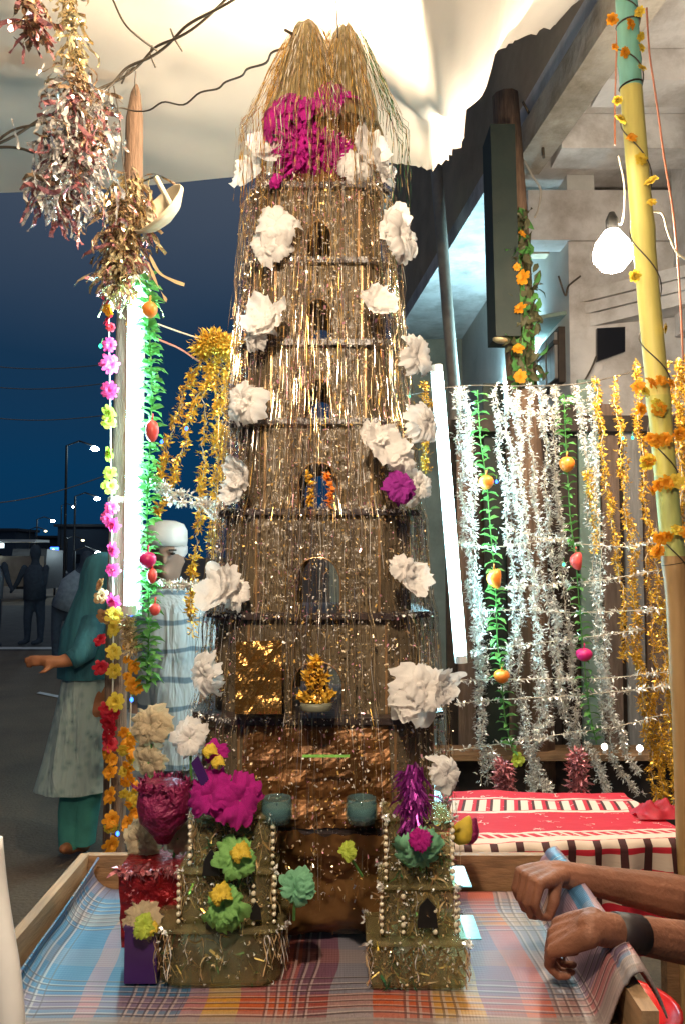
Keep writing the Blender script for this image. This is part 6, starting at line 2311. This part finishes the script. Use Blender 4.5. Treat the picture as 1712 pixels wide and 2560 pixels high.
wch = [
    ([wp(178, 2112), wp(182, 1990), wp(205, 1850), wp(225, 1760)], [0.035, 0.05, 0.07, 0.09]),
    ([wp(212, 2105, 0.1), wp(215, 1990, 0.05), wp(228, 1850), wp(235, 1760)], [0.035, 0.05, 0.07, 0.09]),
    ([wp(228, 1770), wp(235, 1650), wp(245, 1560), wp(250, 1520)], [0.13, 0.11, 0.13, 0.07]),
    ([wp(250, 1520), wp(252, 1480)], [0.05, 0.05]),
    ([wp(254, 1455), wp(256, 1425)], [0.085, 0.088]),
    ([wp(238, 1552, -0.1), wp(205, 1640, -0.22), wp(150, 1655, -0.26)], [0.05, 0.042, 0.03]),
    ([wp(150, 1655, -0.26), wp(118, 1652, -0.27)], [0.03, 0.028]),
    ([wp(280, 1560, 0.1), wp(300, 1660, 0.1), wp(305, 1760, 0.0)], [0.05, 0.04, 0.03]),
    ([wp(178, 2118), wp(160, 2122, -0.1)], [0.035, 0.025]),
    ([wp(212, 2112, 0.1), wp(198, 2116, 0.0)], [0.035, 0.025]),
]
for k in range(4):
    s = wp(118, 1643 + k * 6, -0.27)
    wch.append(([s, wp(88, 1640 + k * 8, -0.28), wp(62 + 4 * abs(k - 1), 1645 + k * 8, -0.27)], [0.010, 0.009, 0.007]))
wch.append(([wp(135, 1662, -0.27), wp(115, 1678, -0.30), wp(98, 1682, -0.30)], [0.013, 0.011, 0.008]))
skin2 = mat('warm_skin', (0.36, 0.14, 0.06), 0.55, var=0.1, scale=20)
skinned('body', wch, skin2, wm, 0.011, 4)


def loft(parent, name, m, rows, n=28, fold=0.0, ff=9):
    """rows: (px, py, half width px, half depth m)"""
    rs = []
    for (x, y, hw_, hd) in rows:
        c_ = wp(x, y)
        hwm = hw_ / FPX * 4.0
        rs.append([Vector((c_.x + hwm * math.cos(2 * PI * k_ / n) * (1 + fold * math.sin(ff * 2 * PI * k_ / n)), c_.y + hd * math.sin(2 * PI * k_ / n) * (1 + fold * math.sin(ff * 2 * PI * k_ / n)), c_.z)) for k_ in range(n)])
    return MB().rings(rs, caps=False).build(name, m, parent, smooth=True)


loft(wm, 'tunic', KUR, [(188, 1968, 95, 0.17), (196, 1900, 82, 0.16), (205, 1820, 70, 0.155), (216, 1740, 62, 0.15), (226, 1680, 60, 0.14), (236, 1610, 62, 0.14), (246, 1545, 62, 0.12), (250, 1520, 36, 0.08)], fold=0.04)
TEALTR = mat('sea_green_cotton', (0.07, 0.32, 0.27), 0.85, var=0.2, scale=10, bump=0.3, bscale=14)
loft(wm, 'trouser_leg', TEALTR, [(176, 2116, 26, 0.06), (178, 2080, 30, 0.07), (182, 2020, 34, 0.08), (196, 1940, 38, 0.09), (212, 1830, 40, 0.10)], 18, 0.07, 5)
loft(wm, 'trouser_leg', TEALTR, [(212, 2108, 24, 0.06), (214, 2070, 26, 0.065), (216, 2010, 32, 0.075), (226, 1930, 36, 0.085), (232, 1830, 40, 0.10)], 18, 0.07, 5)
loft(wm, 'scarf', MT['teal'], [(222, 1690, 70, 0.165), (225, 1640, 72, 0.165), (234, 1570, 72, 0.16), (242, 1510, 56, 0.13), (250, 1470, 48, 0.115), (254, 1430, 47, 0.11), (256, 1395, 36, 0.085), (256, 1380, 10, 0.03)], fold=0.05)
MB().tube([wp(236, 1552, -0.12), wp(210, 1632, -0.22), wp(176, 1652, -0.255)], [0.06, 0.055, 0.047], 14).build('sleeve', MT['teal'], wm, smooth=True)

# ---------------- man in cap between pole and tower
mn = thing('person', 'person in white cap and pale blue shirt between the left pole and the tower', 'person', Vector((P(440, 0, 3.7).x, 3.7, 0)))


def mp_(px, py, dz=0.0):
    return P(px, py, 3.7 + dz)


xm = P(440, 0, 3.7).x
mch = [
    ([mp_(415, 1430), mp_(412, 1370), mp_(412, 1345)], [0.075, 0.098, 0.09]),
    ([mp_(380, 1400, -0.06), mp_(373, 1408, -0.07)], [0.02, 0.015]),
    ([mp_(450, 1395, 0.0), mp_(455, 1405, 0)], [0.022, 0.018]),
    ([mp_(418, 1440), mp_(428, 1500)], [0.05, 0.06]),
    ([mp_(412, 1392, -0.085), mp_(411, 1404, -0.115)], [0.014, 0.016]),
    ([mp_(412, 1425, -0.06), mp_(412, 1432, -0.07)], [0.03, 0.025]),
    ([mp_(430, 1545), mp_(440, 1650), mp_(442, 1800)], [0.11, 0.135, 0.14]),
    ([mp_(382, 1562), mp_(372, 1680, -0.05), mp_(395, 1790, -0.12)], [0.06, 0.05, 0.035]),
    ([mp_(490, 1562), mp_(515, 1680, -0.05), mp_(500, 1790, -0.1)], [0.06, 0.05, 0.035]),
]
for s in (-1, 1):
    mch.append(([Vector((xm + s * 0.09, 3.7, 0.75)), Vector((xm + s * 0.1, 3.68, 0.42)), Vector((xm + s * 0.1, 3.72, 0.08)), Vector((xm + s * 0.11, 3.58, 0.035))], [0.10, 0.07, 0.045, 0.04]))
skin3 = mat('pale_skin', (0.30, 0.19, 0.14), 0.6, var=0.15, scale=12)  # even pale brown skin colour
skinned('body', mch, skin3, mn, 0.011, 4)
SH = striped_material('striped_shirt', (0.42, 0.50, 0.54), (0.13, 0.20, 0.26), 8.0)


def loft2(name, m, rows, n=28, fold=0.0, ff=9):
    rs = []
    for (x, y, hw_, hd) in rows:
        c_ = mp_(x, y)
        hwm = hw_ / FPX * 3.7
        rs.append([Vector((c_.x + hwm * math.cos(2 * PI * k_ / n) * (1 + fold * math.sin(ff * 2 * PI * k_ / n)), c_.y + hd * math.sin(2 * PI * k_ / n) * (1 + fold * math.sin(ff * 2 * PI * k_ / n)), c_.z)) for k_ in range(n)])
    return MB().rings(rs, caps=False).build(name, m, mn, smooth=True)


loft2('shirt', SH, [(445, 1900, 98, 0.19), (443, 1800, 92, 0.18), (440, 1680, 92, 0.175), (436, 1580, 92, 0.165), (432, 1530, 84, 0.145), (428, 1495, 58, 0.11), (424, 1470, 38, 0.085)], fold=0.03)
MB().tube([mp_(378, 1545), mp_(368, 1640, -0.02), mp_(372, 1700, -0.06)], [0.075, 0.075, 0.07], 14).build('sleeve', SH, mn, smooth=True)
MB().tube([mp_(495, 1545), mp_(512, 1640, -0.02), mp_(514, 1700, -0.06)], [0.075, 0.075, 0.07], 14).build('sleeve', SH, mn, smooth=True)
cp = mp_(412, 1350)
for s_ in (-1, 1):
    e_ = mp_(412 + s_ * 21, 1384, -0.088)
    MB().lathe([(0.003, -0.006), (0.012, -0.003), (0.012, 0.003), (0.003, 0.006)], e_, 8).build('eye', MT['hair'], mn, smooth=True)
    MB().box(e_ + Vector((0, -0.004, 0.016)), (0.034, 0.012, 0.007)).build('eyebrow', MT['hair'], mn)
MB().lathe([(0.104, -0.03), (0.108, 0.0), (0.106, 0.045), (0.09, 0.075), (0.05, 0.09), (0.01, 0.093)], cp, 22).build('cap', MT['white'], mn, smooth=True)
MB().lathe([(0.070, -0.10), (0.098, -0.06), (0.099, -0.028)], cp + Vector((0.008, 0.012, 0)), 20, caps=False).build('hair', MT['plaster'], mn, smooth=True)
for s in (-1, 1):
    MB().tube([Vector((xm + s * 0.09, 3.7, 0.78)), Vector((xm + s * 0.1, 3.68, 0.42)), Vector((xm + s * 0.1, 3.72, 0.07))], [0.12, 0.095, 0.085], 14).build('trouser_leg', MT['farpale'], mn, smooth=True)


# ---------------- far people on the road
def far_person(label, px, d, h, bend, clothes, facing):
    base = Vector((P(px, 0, d).x, d, 0))
    t_ = thing('person', label, 'person', base, 'people far down the road')
    s = h / 1.7
    hip = base + Vector((0, 0, 0.88 * s))
    neck = hip + Vector((math.sin(bend) * 0.52 * s * facing, 0, math.cos(bend) * 0.52 * s))
    hd = neck + Vector((math.sin(bend) * 0.2 * s * facing, 0, math.cos(bend * 0.8) * 0.2 * s))
    ch = [([hip, hip.lerp(neck, 0.6), neck], [0.15 * s, 0.16 * s, 0.08 * s]), ([neck, hd], [0.055 * s, 0.10 * s]), ([hd, hd + Vector((0, 0, 0.05))], [0.10 * s, 0.09 * s])]
    for q in (-1, 1):
        ch.append(([hip + Vector((q * 0.08, 0, 0)), base + Vector((q * 0.10, 0.03 * q, 0.45 * s)), base + Vector((q * 0.11, 0, 0.06)), base + Vector((q * 0.11 + 0.1 * facing, -0.08, 0.04))], [0.10 * s, 0.075 * s, 0.05 * s, 0.04]))
        sh = neck + Vector((q * 0.19 * s, 0, -0.06))
        ch.append(([sh, sh + Vector((q * 0.05 + 0.05 * facing, -0.05, -0.28 * s)), sh + Vector((0.18 * facing * (1 + bend), -0.1, -0.42 * s))], [0.055 * s, 0.045 * s, 0.032 * s]))
    skinned('body', ch, MT['farcloth'], t_, 0.025, 3)
    MB().tube([hip + Vector((0, 0, -0.1)), hip.lerp(neck, 0.6), neck + Vector((0, 0, -0.02))], [0.185 * s, 0.19 * s, 0.10 * s], 14).build('shirt', clothes, t_, smooth=True)


far_person('dark figure in grey shirt at the far left edge on the road', 14, 13.2, 1.72, 0.05, MT['farpale'], 1)
far_person('dark slim figure standing alone on the far road', 120, 13.4, 1.66, 0.0, MT['farcloth'], -1)
far_person('stooping figure in pale shirt left of the pole on the far road', 190, 11.5, 1.62, 0.5, MT['farpale'], 1)


# ================================================================== FAR STREET
def street_lamp(label, px, py, d, size, m=E_STREET):
    p = P(px, py, d)
    t_ = thing('street_lamp', label, 'street lamp', Vector((p.x - 0.9, d, 0)), 'far street lamps')
    MB().tube([Vector((p.x - 0.9, d, 0)), Vector((p.x - 0.9, d, p.z + 0.1)), Vector((p.x - 0.5, d, p.z + 0.25)), Vector((p.x, d, p.z + 0.08))], [0.05, 0.04, 0.03, 0.025], 8).build('post', MT['black'], t_)
    MB().lathe([(size * 0.3, -size * 0.5), (size, -size * 0.1), (size * 0.8, size * 0.3), (size * 0.3, size * 0.5)], p, 10).build('lamp', m, t_, smooth=True)


street_lamp('brightest far street lamp, highest left of the pole', 238, 1122, 25, 0.14)
street_lamp('second far street lamp just below the brightest', 244, 1247, 32, 0.13)
street_lamp('small far street lamp in the middle of the left sky', 133, 1303, 45, 0.13)
street_lamp('faint far street lamp above the small one', 184, 1267, 60, 0.10)
street_lamp('small yellow far street lamp', 115, 1328, 45, 0.09, E_WARMFAR)
street_lamp('tiny yellow far street lamp near the stooping figure', 208, 1351, 45, 0.10, E_WARMFAR)
street_lamp('white far lamp above the dark slim figure', 91, 1397, 40, 0.12)
street_lamp('white lamp on the far road beside the pole', 247, 1383, 30, 0.13)
# lit stall at the far left
st = thing('market_stall', 'far lit stall with white roof light at the left edge', 'stall', Vector((P(0, 0, 26).x, 26, 0)))
ps = P(5, 1375, 26)
MB().box((ps.x, 26.4, 1.0), (2.2, 0.8, 1.0)).build('counter', MT['plasterdark'], st)
MB().box((ps.x, 26.4, P(0, 1352, 26).z), (2.4, 1.2, 0.08)).build('roof', MT['white'], st)
MB().box((ps.x - 0.4, 26.0, P(0, 1364, 26).z), (0.9, 0.1, 0.14)).build('lamp', E_SIGN, st)
MB().box((P(22, 0, 26).x, 25.95, P(0, 1380, 26).z), (0.14, 0.1, 0.32)).build('lit_sign', E_SIGN, st)
for s in (-1, 1):
    MB().box((ps.x + s * 1.1, 25.9, 0.95), (0.06, 0.06, 1.9)).build('post', MT['metaldark'], st)
bs = thing('blue_sign', 'small vertical blue lit sign on the far road', 'sign', Vector((P(138, 0, 30).x, 30, 0)))
pbs = P(137, 1381, 30)
MB().box(pbs, (0.30, 0.06, 0.40)).build('lit_panel', E_BLUE, bs)
MB().box(pbs + Vector((-0.03, -0.035, 0)), (0.06, 0.01, 0.26)).build('lit_mark', E_SIGN, bs)
MB().box((pbs.x, 30.1, pbs.z / 2), (0.07, 0.07, pbs.z)).build('post', MT['metaldark'], bs)
# small vehicle with yellow lamp
vh = thing('auto_rickshaw', 'small dark auto rickshaw with yellow lamp far down the road', 'auto rickshaw', Vector((P(84, 0, 28).x, 28, 0)))
pv_ = P(86, 1422, 28)
mb = MB()
prof = [(-1.2, 0.35), (1.2, 0.35), (1.25, 0.9), (0.9, 1.0), (0.7, 1.7), (-1.1, 1.75), (-1.25, 0.9)]
mb.prism([Vector((pv_.x - 0.6, 28.6 + x * 0.9, z)) for x, z in prof], (1.2, 0, 0))
mb.build('body', MT['metaldark'], vh)
MB().box((pv_.x, 27.48, pv_.z), (0.36, 0.05, 0.13)).build('lamp', E_WARMFAR, vh)
for (wx_, wy_) in ((0, 27.7), (-0.55, 29.4), (0.55, 29.4)):
    MB().lathe([(0.1, -0.06), (0.25, -0.06), (0.25, 0.06), (0.1, 0.06)], (pv_.x + wx_, wy_, 0.25), 14, Matrix.Rotation(PI / 2, 3, 'Y')).build('wheel', MT['black'], vh)
# far low buildings as dark shapes with lit windows
for k, (x0, x1, ht, d, lab) in enumerate(((-60, 70, 3.4, 60, 'low dark house far behind the lit stall'), (75, 170, 3.0, 66, 'low dark house far behind the slim figure'), (172, 330, 3.8, 62, 'low dark house far behind the left pole'))):
    hx0, hx1 = P(x0, 0, d).x, P(x1, 0, d).x
    t_ = thing('low_house', lab, 'house', Vector(((hx0 + hx1) / 2, d, 0)), 'far low houses')
    MB().box(((hx0 + hx1) / 2, d + 2, ht / 2), (hx1 - hx0, 4, ht)).build('wall', MT['farcloth'], t_)
    MB().box(((hx0 + hx1) / 2, d + 2, ht + 0.1), (hx1 - hx0 + 0.5, 4.5, 0.2)).build('roof', MT['metaldark'], t_)
    for q in range(2):
        wxx = hx0 + (hx1 - hx0) * (0.3 + 0.4 * q)
        MB().box((wxx, d - 0.02, 1.3), (0.5, 0.06, 0.7)).build('window', E_WARMFAR if (q + k) % 3 == 0 else MT['glassdark'], t_)
# power lines
for k, (a_, b__, lab) in enumerate((((-200, 880, 18), (290, 908, 18), 'topmost faint power line left of the pole'), ((-200, 935, 18), (290, 955, 18), 'second faint power line left of the pole'),
                                    ((-200, 1010, 18), (290, 1035, 18), 'third faint power line left of the pole'), ((-200, 1260, 16), (290, 1180, 16), 'lowest power line rising towards the pole'))):
    p, q = P(*a_), P(*b__)
    pts = [p.lerp(q, i_ / 16) - Vector((0, 0, 0.25 * math.sin(PI * i_ / 16))) for i_ in range(17)]
    tag(MB().tube(pts, 0.012, 5).build('power_line', MT['pipe']), lab, 'power line', 'power lines')

# ------------------------------------------------------------------ pale chair edge at the near left, pale sleeve at the right edge
ch_ = thing('plastic_chair', 'blurred white plastic chair edge at the lower left corner', 'chair', (-0.72, 1.05, 0))
cpts = [P(-26, 2100, 1.15), P(-14, 2220, 1.15), P(2, 2330, 1.14), P(18, 2430, 1.13), P(30, 2560, 1.12), P(34, 2700, 1.12)]
MB().tube(spline(cpts, 20), 0.018, 12).build('back_frame', MT['white'], ch_, smooth=True)
cx0 = cpts[-1]
for q in (0.0, 0.4):
    MB().tube([Vector((cx0.x, cx0.y - q, cx0.z)), Vector((cx0.x + 0.02, cx0.y - q, 0.0))], 0.018, 10).build('leg', MT['white'], ch_, smooth=True)
    MB().tube([Vector((cx0.x - 0.42, cx0.y - q, cx0.z)), Vector((cx0.x - 0.44, cx0.y - q, 0.0))], 0.018, 10).build('leg', MT['white'], ch_, smooth=True)
MB().box((cx0.x - 0.21, cx0.y - 0.2, 0.44), (0.42, 0.40, 0.02)).build('seat', MT['white'], ch_)
MB().grid(lambda u, v: cpts[0].lerp(cx0, v) + Vector((-0.02 - 0.40 * u, 0.03 * math.sin(PI * u), 0)), 10, 6).build('backrest', MT['white'], ch_, smooth=True)
